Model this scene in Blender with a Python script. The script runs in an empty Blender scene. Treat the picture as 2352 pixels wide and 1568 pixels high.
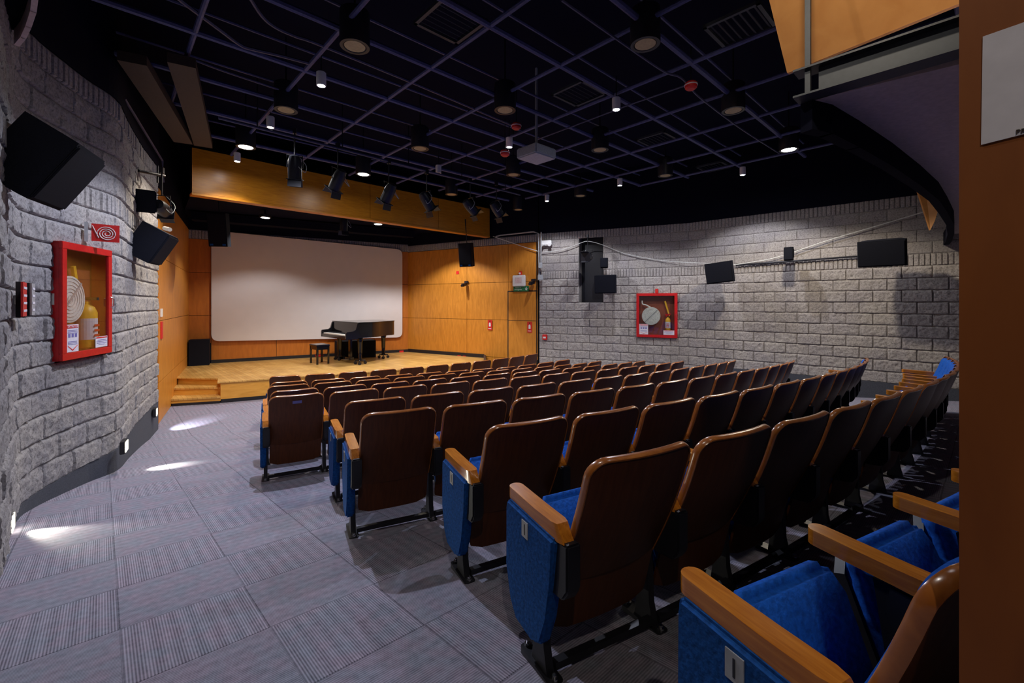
import bpy, bmesh, math, random
from mathutils import Vector, Matrix, noise
R = math.radians
PI = math.pi
random.seed(4)
C = bpy.context.scene.collection
sc = bpy.context.scene

# ------------------------------------------------------------------ camera
CH = 2.34                                   # eye height above the floor in front of the stage
F = 1010.0                                  # focal length in pixels of the 2352 wide frame
cam = bpy.data.objects.new('camera', bpy.data.cameras.new('camera'))
C.objects.link(cam)
cam.data.sensor_width = 36
cam.data.lens = F / 2352 * 36
cam.data.shift_y = -(784 - 697) / 2352
cam.data.clip_start = 0.05
cam.location = (0, 0, CH)
cam.rotation_euler = (R(90), 0, 0)
sc.camera = cam

# ------------------------------------------------------------------ exposure, world
sc.view_settings.view_transform = 'Standard'
sc.view_settings.look = 'None'
sc.view_settings.gamma = 1
sc.view_settings.use_curve_mapping = False
sc.view_settings.exposure = 0.75
w = bpy.data.worlds.new('world'); sc.world = w; w.use_nodes = True
w.node_tree.nodes['Background'].inputs[0].default_value = (0.25, 0.3, 0.7, 1)
w.node_tree.nodes['Background'].inputs[1].default_value = 0.02

# ------------------------------------------------------------------ lamps of the room (x, y, height above the eye, kind, watt, colour, spread deg)
WARM = (1.0, .86, .66); WHITE = (.93, .93, 1.0); COOL = (.80, .84, 1.0)
LAMPS = [
    (-2.49, 5.74, 2.84, 'spot', 300, COOL, 132),
    (-4.88, 8.06, 2.86, 'big', 240, WARM, 128),
    (-5.50, 8.80, 2.84, 'spot', 50, WHITE, 118),
    (-3.30, 9.76, 2.86, 'big', 260, WARM, 128),
    (-0.05, 8.00, 2.84, 'spot', 120, COOL, 128),
    (1.53, 6.45, 2.84, 'spot', 130, COOL, 120),
    (2.60, 10.6, 2.84, 'spot', 130, WHITE, 128),
    (5.10, 9.72, 2.84, 'spot', 100, WHITE, 128),
    (0.97, 12.2, 2.84, 'spot', 100, WHITE, 130),
    (5.16, 8.20, 2.86, 'big', 230, WARM, 138),
    (-3.90, 7.10, 2.84, 'spot', 30, COOL, 110),
]
LAMPS_ADDED = [                              # unseen fittings added over the rear of the hall to light the near seats
    (-0.7, 1.5, 2.84, 'spot', 38, (1.0, .93, .85), 172),
    (0.2, -1.2, 2.84, 'spot', 60, WARM, 150),
    (3.2, 3.4, 2.84, 'spot', 26, COOL, 120),
]
def spot(name, loc, aim, watt, col, ang, blend=.6, rad=.05, parent=None):
    l = bpy.data.lights.new(name, 'SPOT')
    l.energy = watt; l.color = col; l.spot_size = R(ang); l.spot_blend = blend; l.shadow_soft_size = rad
    o = bpy.data.objects.new(name, l); C.objects.link(o)
    o.location = loc
    o.rotation_euler = (Vector(aim) - Vector(loc)).to_track_quat('-Z', 'Y').to_euler()
    return o
for i, (x, y, h, kd, wt, col, ang) in enumerate(LAMPS + LAMPS_ADDED):
    spot('lamp_light', (x, y, CH + h - .03), (x, y, 0), wt, col, ang, .3, .09 if kd == 'big' else .035)
spot('board_light', (1.35, 2.0, CH + 2.45), (2.5, 3.0, CH + 2.1), 38, WARM, 100, .5, .06)  # unseen lamp added to brighten the leaning orange board
# lamps over the stage, behind the wooden beam
for (x, y, h, wt) in [(-4.05, 13.3, 2.38, 240), (-2.55, 14.1, 2.38, 270), (-6.9, 12.3, 2.38, 130)]:
    spot('stage_lamp_light', (x, y, CH + h), (x, y, 0), wt, WHITE, 124, .35, .05)

# ------------------------------------------------------------------ materials
def newmat(name):
    m = bpy.data.materials.new(name); m.use_nodes = True
    nt = m.node_tree; b = nt.nodes['Principled BSDF']
    return m, nt, b
def N(nt, t, **kw):
    n = nt.nodes.new(t)
    for k, v in kw.items():
        if k.startswith('i_'):
            n.inputs[k[2:].replace('_', ' ')].default_value = v
        else: setattr(n, k, v)
    return n
def L(nt, a, b): nt.links.new(a, b)
def ramp(nt, fac, stops):
    r = nt.nodes.new('ShaderNodeValToRGB'); L(nt, fac, r.inputs[0])
    e = r.color_ramp.elements
    while len(e) > 1: e.remove(e[-1])
    e[0].position = stops[0][0]; e[0].color = (*stops[0][1], 1)
    for p, c in stops[1:]:
        x = e.new(p); x.color = (*c, 1)
    return r
def plain(name, col, rough=.5, metal=0, var=.12, scale=30, bump=0, spec=.5):
    m, nt, b = newmat(name)
    tc = N(nt, 'ShaderNodeTexCoord'); nz = N(nt, 'ShaderNodeTexNoise'); nz.inputs['Scale'].default_value = scale
    nz.inputs['Detail'].default_value = 4
    L(nt, tc.outputs['Object'], nz.inputs['Vector'])
    lo = tuple(c * (1 - var) for c in col); hi = tuple(min(1, c * (1 + var)) for c in col)
    r = ramp(nt, nz.outputs['Fac'], [(.3, lo), (.7, hi)])
    L(nt, r.outputs[0], b.inputs['Base Color'])
    b.inputs['Roughness'].default_value = rough; b.inputs['Metallic'].default_value = metal
    b.inputs['Specular IOR Level'].default_value = spec
    if bump:
        bp = N(nt, 'ShaderNodeBump'); bp.inputs['Strength'].default_value = bump; bp.inputs['Distance'].default_value = .01
        L(nt, nz.outputs['Fac'], bp.inputs['Height']); L(nt, bp.outputs[0], b.inputs['Normal'])
    return m
def wood(name, c1, c2, rough=.4, stretch=(3, 40, 40), scale=1.0, coat=0, spec=.5, speck=0):
    m, nt, b = newmat(name)
    tc = N(nt, 'ShaderNodeTexCoord'); mp = N(nt, 'ShaderNodeMapping'); mp.inputs['Scale'].default_value = stretch
    L(nt, tc.outputs['Object'], mp.inputs[0])
    nz = N(nt, 'ShaderNodeTexNoise'); nz.inputs['Scale'].default_value = scale; nz.inputs['Detail'].default_value = 6
    nz.inputs['Distortion'].default_value = .6
    L(nt, mp.outputs[0], nz.inputs['Vector'])
    r = ramp(nt, nz.outputs['Fac'], [(.3, c1), (.7, c2)])
    L(nt, r.outputs[0], b.inputs['Base Color'])
    b.inputs['Roughness'].default_value = rough
    b.inputs['Specular IOR Level'].default_value = spec
    b.inputs['Coat Weight'].default_value = coat; b.inputs['Coat Roughness'].default_value = .18
    return m
def emis(name, col, s):
    m, nt, b = newmat(name)
    b.inputs['Base Color'].default_value = (.8, .8, .8, 1)
    b.inputs['Emission Color'].default_value = (*col, 1); b.inputs['Emission Strength'].default_value = s
    return m
M = {}
M['panel'] = wood('wood_panel', (.50, .185, .018), (.66, .26, .032), .42, (6, 6, 1.2), 2.2)
M['panel_dark'] = wood('wood_panel_brown', (.42, .125, .012), (.54, .17, .018), .42, (6, 6, 1.2), 2.2)
M['beam'] = wood('wood_beam', (.55, .19, .008), (.70, .28, .016), .32, (2, 2, 14), 2.0)
M['post'] = wood('wood_post', (.22, .058, .006), (.28, .078, .010), .6, (8, 8, 1.5), 2.0)
M['reflector'] = wood('wood_reflector', (.62, .27, .07), (.72, .34, .1), .5, (3, 3, 3), 2)
M['arm'] = wood('wood_armrest', (.42, .125, .010), (.64, .225, .024), .2, (60, 5, 60), 1.2, .5)
M['edge'] = wood('wood_edge', (.26, .075, .014), (.38, .125, .024), .25, (20, 20, 20), 1, .5)
M['back'] = wood('wood_seatback', (.068, .018, .0045), (.105, .029, .007), .42, (40, 10, 4), 1.4, 0, .35)
M['groove'] = plain('groove_black', (.008, .006, .006), .8)
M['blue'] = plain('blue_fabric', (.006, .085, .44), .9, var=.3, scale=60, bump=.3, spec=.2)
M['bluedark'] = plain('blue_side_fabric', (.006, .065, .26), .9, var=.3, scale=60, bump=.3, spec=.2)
M['black'] = plain('black_plastic', (.010, .010, .014), .45)
M['blackm'] = plain('black_metal', (.016, .016, .022), .4, .3)
M['speaker'] = plain('speaker_black', (.006, .007, .013), .8, var=.3, scale=120, spec=.15)
M['chrome'] = plain('chrome', (.6, .6, .62), .2, 1)
M['grey'] = plain('grey_metal', (.35, .36, .38), .5)
M['white'] = plain('white_plastic', (.75, .75, .75), .5, var=.04)
M['paper'] = plain('white_paper', (.68, .66, .74), .8, var=.05)
M['red'] = plain('red_paint', (.52, .008, .010), .4, var=.1)
M['redsign'] = plain('red_sign', (.60, .015, .012), .5, var=.1)
M['green'] = plain('green_sign', (.01, .16, .06), .5)
M['yellow'] = plain('yellow_paint', (.75, .42, .02), .45)
M['tag'] = plain('lilac_tag', (.16, .15, .42), .5)
M['ceil'] = plain('ceiling_black', (.0035, .004, .015), .9, spec=.1)
M['ceilwall'] = plain('upper_wall_black', (.004, .0045, .013), .9, spec=.1)
M['grid'] = plain('grid_navy', (.055, .062, .17), .5, var=.2)
M['gridthin'] = plain('conduit_navy', (.05, .05, .11), .5, var=.2)
M['finbrown'] = plain('fin_brown', (.05, .032, .022), .7)
M['soffit'] = plain('soffit_grey', (.66, .54, .54), .8, var=.1)
M['gloss'] = plain('piano_black', (.008, .008, .010), .12, var=.1)
M['tail'] = plain('piano_black_b', (.012, .010, .009), .2)
M['keys'] = plain('piano_keys', (.8, .78, .72), .3)
M['screen'] = plain('screen_white', (.70, .64, .60), .85, var=.02, scale=3)
M['glow'] = emis('lamp_glow', (1.0, .97, .90), 60)
M['glowsmall'] = emis('lamp_glow_small', (.93, .95, 1.0), 90)
M['glowdim'] = emis('lamp_glow_dim', (1.0, .97, .9), 6)
M['offlens'] = plain('lamp_lens', (.42, .33, .16), .5)
M['stepglow'] = emis('step_glow', (1.0, .93, .70), 6)
M['hose'] = plain('hose_white', (.70, .72, .70), .7)
M['cabin'] = plain('cabinet_inside', (.24, .05, .02), .6)
M['duct'] = plain('duct_grey', (.035, .04, .048), .5)

def glassmat():
    m, nt, b = newmat('pane_glass')
    nt.nodes.remove(b)
    out = nt.nodes['Material Output']
    lw = N(nt, 'ShaderNodeLayerWeight'); lw.inputs['Blend'].default_value = .5
    pw = N(nt, 'ShaderNodeMath', operation='POWER'); pw.inputs[1].default_value = 3.2; L(nt, lw.outputs['Facing'], pw.inputs[0])
    fr = N(nt, 'ShaderNodeMath', operation='MULTIPLY_ADD'); L(nt, pw.outputs[0], fr.inputs[0]); fr.inputs[1].default_value = .8; fr.inputs[2].default_value = .04
    tr = N(nt, 'ShaderNodeBsdfTransparent'); tr.inputs[0].default_value = (.92, .93, .92, 1)
    gl = N(nt, 'ShaderNodeBsdfGlossy'); gl.inputs['Roughness'].default_value = .02
    mx = N(nt, 'ShaderNodeMixShader')
    L(nt, fr.outputs[0], mx.inputs[0]); L(nt, tr.outputs[0], mx.inputs[1]); L(nt, gl.outputs[0], mx.inputs[2])
    L(nt, mx.outputs[0], out.inputs[0])
    return m
M['glass'] = glassmat()

def stonemat(name, c1, c2, c3):
    m, nt, b = newmat(name)
    tc = N(nt, 'ShaderNodeTexCoord')
    n1 = N(nt, 'ShaderNodeTexNoise'); n1.inputs['Scale'].default_value = 2.2; n1.inputs['Detail'].default_value = 5
    n2 = N(nt, 'ShaderNodeTexNoise'); n2.inputs['Scale'].default_value = 38; n2.inputs['Detail'].default_value = 7; n2.inputs['Roughness'].default_value = .7
    L(nt, tc.outputs['Object'], n1.inputs['Vector']); L(nt, tc.outputs['Object'], n2.inputs['Vector'])
    r1 = ramp(nt, n1.outputs['Fac'], [(.3, c1), (.7, c2)])
    r2 = ramp(nt, n2.outputs['Fac'], [(.32, (.30, .29, .28)), (.52, (1, 1, 1)), (.75, (1.25, 1.22, 1.18))])
    mx = N(nt, 'ShaderNodeMix', data_type='RGBA', blend_type='MULTIPLY'); mx.inputs[0].default_value = .8
    L(nt, r1.outputs[0], mx.inputs[6]); L(nt, r2.outputs[0], mx.inputs[7])
    L(nt, mx.outputs[2], b.inputs['Base Color'])
    b.inputs['Roughness'].default_value = .95; b.inputs['Specular IOR Level'].default_value = .15
    bp = N(nt, 'ShaderNodeBump'); bp.inputs['Strength'].default_value = .9; bp.inputs['Distance'].default_value = .012
    L(nt, n2.outputs['Fac'], bp.inputs['Height']); L(nt, bp.outputs[0], b.inputs['Normal'])
    return m
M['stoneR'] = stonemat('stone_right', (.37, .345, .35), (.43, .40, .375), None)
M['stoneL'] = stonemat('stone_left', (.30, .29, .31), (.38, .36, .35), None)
M['mortar'] = plain('mortar', (.26, .24, .23), .95)
AX, AY = math.cos(R(43)), math.sin(R(43))      # the room's axes: a = (AX, AY), b = (-AY, AX)

def carpetmat(name, lo, hi):
    m, nt, b = newmat(name)
    g = N(nt, 'ShaderNodeNewGeometry')
    def dot(v):
        d = N(nt, 'ShaderNodeVectorMath', operation='DOT_PRODUCT'); L(nt, g.outputs['Position'], d.inputs[0]); d.inputs[1].default_value = v
        return d.outputs['Value']
    def mth(op, a, bb=None):
        n = N(nt, 'ShaderNodeMath', operation=op)
        for i, x in enumerate((a, bb)):
            if x is None: continue
            if isinstance(x, (int, float)): n.inputs[i].default_value = x
            else: L(nt, x, n.inputs[i])
        return n.outputs[0]
    a = mth('DIVIDE', mth('SUBTRACT', dot((AX, AY, 0)), .063), .55)
    bb = mth('DIVIDE', mth('SUBTRACT', dot((-AY, AX, 0)), 4.084), .55)
    par = mth('MODULO', mth('ABSOLUTE', mth('ADD', mth('FLOOR', a), mth('FLOOR', bb))), 2.0)
    nz = N(nt, 'ShaderNodeTexNoise'); nz.inputs['Scale'].default_value = 35; nz.inputs['Detail'].default_value = 3
    L(nt, g.outputs['Position'], nz.inputs['Vector'])
    def stripes(u, freq=46):
        s = mth('SINE', mth('MULTIPLY', u, freq * 2 * PI))
        s2 = mth('SINE', mth('MULTIPLY', u, 7.3 * 2 * PI))
        return mth('ADD', mth('MULTIPLY', s, .5), mth('MULTIPLY', s2, .12))
    s = mth('ADD', mth('MULTIPLY', par, stripes(a)), mth('MULTIPLY', mth('SUBTRACT', 1.0, par), mth('MULTIPLY', stripes(bb), .7)))
    ga = mth('FRACT', a); gb = mth('FRACT', bb)
    seam = mth('MAXIMUM', mth('LESS_THAN', ga, .012), mth('LESS_THAN', gb, .012))
    v = mth('ADD', mth('ADD', mth('MULTIPLY', s, .55), .30), mth('MULTIPLY', nz.outputs['Fac'], .45))
    v = mth('SUBTRACT', v, mth('MULTIPLY', seam, .35))
    r = ramp(nt, v, [(.0, lo), (1.0, hi)])
    n2 = N(nt, 'ShaderNodeTexNoise'); n2.inputs['Scale'].default_value = 9; n2.inputs['Detail'].default_value = 3
    L(nt, g.outputs['Position'], n2.inputs['Vector'])
    r2 = ramp(nt, n2.outputs['Fac'], [(.35, (.86, .93, 1.0)), (.65, (1.0, .90, .98))])
    mx = N(nt, 'ShaderNodeMix', data_type='RGBA', blend_type='MULTIPLY'); mx.inputs[0].default_value = 1
    L(nt, r.outputs[0], mx.inputs[6]); L(nt, r2.outputs[0], mx.inputs[7])
    L(nt, mx.outputs[2], b.inputs['Base Color'])
    b.inputs['Roughness'].default_value = .95; b.inputs['Specular IOR Level'].default_value = .1
    return m
M['carpet'] = carpetmat('carpet_tiles', (.060, .060, .078), (.40, .39, .46))
M['carpetbase'] = plain('carpet_baseboard', (.055, .06, .078), .95, var=.25, scale=90)

def stagemat():
    m, nt, b = newmat('stage_planks')
    g = N(nt, 'ShaderNodeNewGeometry'); mp = N(nt, 'ShaderNodeMapping'); mp.inputs['Rotation'].default_value = (0, 0, R(-133))
    L(nt, g.outputs['Position'], mp.inputs[0])
    br = N(nt, 'ShaderNodeTexBrick'); br.inputs['Scale'].default_value = 1
    br.inputs['Brick Width'].default_value = 1.5; br.inputs['Row Height'].default_value = .085; br.inputs['Mortar Size'].default_value = .003
    br.inputs['Color1'].default_value = (.58, .33, .085, 1); br.inputs['Color2'].default_value = (.72, .44, .13, 1); br.inputs['Mortar'].default_value = (.30, .15, .03, 1)
    L(nt, mp.outputs[0], br.inputs['Vector'])
    nz = N(nt, 'ShaderNodeTexNoise'); nz.inputs['Scale'].default_value = 2.5; nz.inputs['Detail'].default_value = 5
    L(nt, g.outputs['Position'], nz.inputs['Vector'])
    r2 = ramp(nt, nz.outputs['Fac'], [(.35, (.78, .74, .7)), (.65, (1, 1, 1))])
    mx = N(nt, 'ShaderNodeMix', data_type='RGBA', blend_type='MULTIPLY'); mx.inputs[0].default_value = 1
    L(nt, br.outputs[0], mx.inputs[6]); L(nt, r2.outputs[0], mx.inputs[7]); L(nt, mx.outputs[2], b.inputs['Base Color'])
    b.inputs['Roughness'].default_value = .32
    return m
M['stage'] = stagemat()
M['stagefront'] = wood('stage_front_wood', (.60, .28, .035), (.72, .36, .06), .4, (2, 2, 10), 2)

# ------------------------------------------------------------------ geometry helpers
def mesh_obj(name, verts, faces, mat, parent=None, smooth=False, loc=None):
    me = bpy.data.meshes.new(name); me.from_pydata([tuple(v) for v in verts], [], faces)
    me.materials.append(M[mat] if isinstance(mat, str) else mat)
    if smooth:
        me.shade_smooth()
    o = bpy.data.objects.new(name, me); C.objects.link(o)
    if parent is not None: o.parent = parent
    if loc is not None: o.location = loc
    return o
def bmo(name, bm, mat, parent=None, smooth=False, bevel=0, seg=2, autosmooth=False):
    if bevel:
        bmesh.ops.bevel(bm, geom=[e for e in bm.edges if e.calc_face_angle(0) > .6], offset=bevel, segments=seg, affect='EDGES', clamp_overlap=True)
    bmesh.ops.recalc_face_normals(bm, faces=bm.faces)
    me = bpy.data.meshes.new(name); bm.to_mesh(me); bm.free()
    me.materials.append(M[mat] if isinstance(mat, str) else mat)
    if smooth: me.shade_smooth()
    elif bevel or autosmooth:
        me.shade_smooth(); me.set_sharp_from_angle(angle=R(35))
    o = bpy.data.objects.new(name, me); C.objects.link(o)
    if parent is not None: o.parent = parent
    return o
def BM(): return bmesh.new()
def xbox(bm, c, s, rot=None):
    """box with centre c, full sizes s, optional rotation matrix"""
    m = Matrix.Translation(c)
    if rot is not None: m = m @ rot.to_4x4()
    m = m @ Matrix.Diagonal((*s, 1))
    bmesh.ops.create_cube(bm, size=1, matrix=m); return bm
def xcyl(bm, p0, p1, r0, r1=None, seg=20, cap=True):
    p0 = Vector(p0); p1 = Vector(p1); d = p1 - p0
    q = d.to_track_quat('Z', 'Y').to_matrix().to_4x4()
    bmesh.ops.create_cone(bm, cap_ends=cap, segments=seg, radius1=r0, radius2=r0 if r1 is None else r1, depth=d.length,
                          matrix=Matrix.Translation((p0 + p1) / 2) @ q)
    return bm
def xprism(bm, pts, axis, t0, t1, frame=None):
    """polygon pts (2D) extruded along third axis. axis 'x': pts are (y,z); 'y': (x,z); 'z': (x,y)"""
    def mk(p, t):
        v = {'x': (t, p[0], p[1]), 'y': (p[0], t, p[1]), 'z': (p[0], p[1], t)}[axis]
        v = Vector(v)
        return frame @ v if frame is not None else v
    a = [bm.verts.new(mk(p, t0)) for p in pts]; b = [bm.verts.new(mk(p, t1)) for p in pts]
    n = len(pts)
    bm.faces.new(a); bm.faces.new(list(reversed(b)))
    for i in range(n): bm.faces.new((a[i], b[i], b[(i + 1) % n], a[(i + 1) % n]))
    return bm
def xtube(bm, pts, r, seg=8):
    pts = [Vector(p) for p in pts]; rings = []
    for i, p in enumerate(pts):
        d = (pts[min(i + 1, len(pts) - 1)] - pts[max(i - 1, 0)]).normalized()
        up = Vector((0, 0, 1)) if abs(d.z) < .95 else Vector((1, 0, 0))
        u = d.cross(up).normalized(); v = u.cross(d).normalized()
        rings.append([bm.verts.new(p + (u * math.cos(2 * PI * k / seg) + v * math.sin(2 * PI * k / seg)) * r) for k in range(seg)])
    for i in range(len(rings) - 1):
        for k in range(seg): bm.faces.new((rings[i][k], rings[i][(k + 1) % seg], rings[i + 1][(k + 1) % seg], rings[i + 1][k]))
    bm.faces.new(rings[0]); bm.faces.new(list(reversed(rings[-1])))
    return bm
def xlathe(bm, prof, c=(0, 0, 0), seg=24, frame=None):
    rings = []
    for r, z in prof:
        ring = []
        for k in range(seg):
            v = Vector((c[0] + r * math.cos(2 * PI * k / seg), c[1] + r * math.sin(2 * PI * k / seg), c[2] + z))
            if frame is not None: v = frame @ v
            ring.append(bm.verts.new(v))
        rings.append(ring)
    for i in range(len(rings) - 1):
        for k in range(seg): bm.faces.new((rings[i][k], rings[i][(k + 1) % seg], rings[i + 1][(k + 1) % seg], rings[i + 1][k]))
    bm.faces.new(list(reversed(rings[0]))); bm.faces.new(rings[-1])
    return bm
def tag(o, label=None, cat=None, group=None, kind=None):
    if label: o['label'] = label
    if cat: o['category'] = cat
    if group: o['group'] = group
    if kind: o['kind'] = kind
    return o
def thing(name, label, cat, loc=(0, 0, 0), rz=0, group=None):
    o = bpy.data.objects.new(name, None); C.objects.link(o); o.empty_display_size = .1
    o.location = loc; o.rotation_euler = (0, 0, rz)
    return tag(o, label, cat, group)
def struct(o): o['kind'] = 'structure'; return o
def dup(root, loc, rz=None, label=None, group=None, cat=None):
    def rec(o, par):
        c = o.copy(); C.objects.link(c)
        if par is not None: c.parent = par
        for ch in list(o.children): rec(ch, c)
        return c
    r = rec(root, None); r.location = loc
    if rz is not None: r.rotation_euler = rz if hasattr(rz, '__len__') else (0, 0, rz)
    if label: r['label'] = label
    if group: r['group'] = group
    if cat: r['category'] = cat
    return r
def text(name, s, size, mat, parent, loc, rot, ext=.001, align='CENTER'):
    cu = bpy.data.curves.new(name, 'FONT'); cu.body = s; cu.size = size; cu.extrude = ext; cu.align_x = align; cu.align_y = 'CENTER'
    t = bpy.data.objects.new(name, cu); C.objects.link(t)
    bpy.context.view_layer.update()
    me = bpy.data.meshes.new_from_object(t.evaluated_get(bpy.context.evaluated_depsgraph_get()))
    bpy.data.objects.remove(t); me.materials.clear(); me.materials.append(M[mat])
    o = bpy.data.objects.new(name, me); C.objects.link(o); o.parent = parent; o.location = loc; o.rotation_euler = rot
    return o
def at(px, py, Y):
    """world point seen at photo pixel px,py at distance Y in front of the camera plane"""
    return Vector(((px - 1176) / F * Y, Y, CH - (py - 697) / F * Y))
def ath(px, py, h):
    Y = h * F / (697 - py); return at(px, py, Y)
def floor_z(x, y): return max(0.0, CH - (1.356 - .0367 * x + .0997 * y))
def frame2(p0, p1, z=0):
    """frame with origin p0, x along p0->p1, y = left normal (90 deg ccw), z up"""
    d = (Vector((p1[0], p1[1], 0)) - Vector((p0[0], p0[1], 0))); ln = d.length; d.normalize()
    n = Vector((-d.y, d.x, 0))
    m = Matrix(((d.x, n.x, 0, p0[0]), (d.y, n.y, 0, p0[1]), (0, 0, 1, z), (0, 0, 0, 1)))
    return m, ln

# ------------------------------------------------------------------ floor
def kink(x): return (CH - 1.356 + .0367 * x) / .0997
xs = [-13, 13]
fv = [(-13, -5, 0), (13, -5, 0), (13, kink(13), 0), (-13, kink(-13), 0), (13, 20, 0), (-13, 20, 0)]
fv = [(x, y, floor_z(x, y)) for x, y, z in fv]
fl = struct(mesh_obj('floor', fv, [(0, 1, 2, 3), (3, 2, 4, 5)], 'carpet'))
ce = BM(); xbox(ce, (0, 7, CH + 4.0), (27, 26, .1)); struct(bmo('ceiling', ce, 'ceil'))
# dark walls that close the room behind and above
bw = BM(); xbox(bw, (0, -4.2, 3), (26, .1, 7)); struct(bmo('wall_rear', bw, 'ceilwall'))

# ------------------------------------------------------------------ stone walls
def catmull(P, n=8):
    out = []
    for i in range(len(P) - 1):
        p0 = Vector(P[max(i - 1, 0)]); p1 = Vector(P[i]); p2 = Vector(P[i + 1]); p3 = Vector(P[min(i + 2, len(P) - 1)])
        for k in range(n):
            t = k / n
            out.append(.5 * ((2 * p1) + (-p0 + p2) * t + (2 * p0 - 5 * p1 + 4 * p2 - p3) * t * t + (-p0 + 3 * p1 - 3 * p2 + p3) * t ** 3))
    out.append(Vector(P[-1])); return out
class Path:
    def __init__(s, pts):
        s.p = [Vector(q) for q in pts]; s.l = [0]
        for a, b in zip(s.p, s.p[1:]): s.l.append(s.l[-1] + (b - a).length)
        s.len = s.l[-1]
    def at(s, u):
        u = min(max(u, 0), s.len - 1e-6)
        for i in range(len(s.p) - 1):
            if u <= s.l[i + 1]: break
        t = (u - s.l[i]) / (s.l[i + 1] - s.l[i])
        def nrm(j):
            j = min(max(j, 0), len(s.p) - 2)
            d = (s.p[j + 1] - s.p[j]).normalized(); return Vector((-d.y, d.x))
        a, b = nrm(i - 1) + nrm(i), nrm(i) + nrm(i + 1)
        return s.p[i].lerp(s.p[i + 1], t), (a.lerp(b, t)).normalized()
def stone(name, path, courses, mat, side, holes=(), seed=0, bw_=.46):
    V = []; Fc = []
    def patch(u0, u1, z0, z1, amp, prot, nu, nv, jm=.006):
        us = [u0, u0 + .004, u0 + .018] + [u0 + .04 + (u1 - u0 - .08) * i / max(nu, 1) for i in range(nu + 1)] + [u1 - .018, u1 - .004, u1]
        zs = [z0, z0 + .004, z0 + .018] + [z0 + .035 + (z1 - z0 - .07) * i / nv for i in range(nv + 1)] + [z1 - .018, z1 - .004, z1]
        if u1 - u0 < .14: us = [u0, u0 + .004, u0 + .016] + [u1 - .016, u1 - .004, u1]
        base = len(V); cu, cz = len(us), len(zs)
        tilt = (random.random() - .5) * .02; pr = prot * (1 + .7 * (random.random() - .5))
        for i, u in enumerate(us):
            p, n = path.at(u)
            for j, z in enumerate(zs):
                e = min(u - u0, u1 - u, z - z0, z1 - z)
                if e <= .0001: d = -.006
                elif e < .01: d = .002
                else:
                    k = min(1, (z1 - z) / .034, (z - z0) / .012, (u - u0) / .014, (u1 - u) / .014) ** .6
                    q = Vector((u * 9 + seed * 7, z * 9, seed))
                    nn = noise.noise(q) * .45 + noise.noise(q * 2.3) * .45 + noise.noise(q * 5.1) * .35
                    d = k * pr + nn * amp + tilt * (u - u0)
                V.append((p.x + n.x * d * side, p.y + n.y * d * side, z))
        for i in range(cu - 1):
            for j in range(cz - 1):
                a = base + i * cz + j
                Fc.append((a, a + 1, a + cz + 1, a + cz) if side < 0 else (a, a + cz, a + cz + 1, a + 1))
    for ci, (z0, z1, kind) in enumerate(courses):
        step = .083 if kind == 'rib' else bw_
        u = -(ci % 2) * step / 2
        segs = []
        while u < path.len:
            a, b = max(u, 0), min(u + step, path.len)
            u += step
            if b - a > .05: segs.append((a, b))
        for a, b in segs:
            parts = [(a, b)]
            for (h0, h1, k0, k1) in holes:
                if z0 >= k0 - .02 and z1 <= k1 + .02:
                    np_ = []
                    for (c, d) in parts:
                        if d <= h0 or c >= h1: np_.append((c, d))
                        else:
                            if c < h0 - .05: np_.append((c, h0))
                            if d > h1 + .05: np_.append((h1, d))
                    parts = np_
            for c, d in parts:
                if kind == 'rib': patch(c, d, z0, z1, .004, .022, 0, 3)
                elif kind == 'smooth': patch(c, d, z0, z1, .006, .012, 7, 4)
                else: patch(c, d, z0, z1, .022, .024, 20, 10)
    o = mesh_obj(name, V, Fc, mat, smooth=True)
    o.data.set_sharp_from_angle(angle=R(50))
    return o
def curtain(name, path, z0f, z1, off, mat, thick=.1, side=1, n=None):
    """solid wall following a path; z0f number or function"""
    V = []; Fc = []; K = len(path.p)
    us = sorted(set([path.l[i] for i in range(K)] + [path.len * i / 30 for i in range(31)]))
    for u in us:
        p, nn = path.at(u)
        z0 = z0f(p.x, p.y) if callable(z0f) else z0f
        for d, z in ((off, z0), (off, z1), (off - thick, z1), (off - thick, z0)):
            V.append((p.x + nn.x * d * side, p.y + nn.y * d * side, z))
    for i in range(len(us) - 1):
        a = i * 4
        for k in range(4): Fc.append((a + k, a + (k + 1) % 4, a + 4 + (k + 1) % 4, a + 4 + k))
    Fc.append((0, 1, 2, 3)); e = (len(us) - 1) * 4; Fc.append((e + 3, e + 2, e + 1, e))
    return mesh_obj(name, V, Fc, mat)

# right stone wall
RW = Path([(.86, 13.86), (3.37, 12.75), (4.87, 12.0), (8.63, 8.55), (10.6, 6.75)])
rc = [(CH + 1.977, CH + 2.22, 'rib')]
rc += [(CH + 1.977 - .243 * (k + 1), CH + 1.977 - .243 * k, 'smooth') for k in range(4)]
rc += [(CH + .762, CH + 1.005, 'rib')]
rc += [(CH + .762 - .243 * (k + 1), CH + .762 - .243 * k, 'block') for k in range(10)]
rc += [(CH - 1.668 - .243 * (k + 1), CH - 1.668 - .243 * k, 'block') for k in range(2)]
HOLE = (1.29, 2.02, CH + .03, CH + 1.98)
def u_near(path, x, y):
    return min((k * .01 for k in range(int(path.len * 100))), key=lambda u: (path.at(u)[0] - Vector((x, y))).length)
def u_px(path, px):
    return min((k * .01 for k in range(int(path.len * 100))), key=lambda u: abs(path.at(u)[0].x / max(path.at(u)[0].y, .1) * F + 1176 - px))
uc = u_px(RW, 1509)
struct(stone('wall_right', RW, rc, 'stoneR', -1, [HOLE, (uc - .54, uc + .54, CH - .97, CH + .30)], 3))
struct(curtain('wall_right_core', Path([RW.at(0)[0], RW.at(HOLE[0])[0]]), floor_z, CH + 2.2, -.22, 'mortar', .12, -1))
pts = [RW.at(HOLE[1])[0]] + RW.p[1:]
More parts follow.
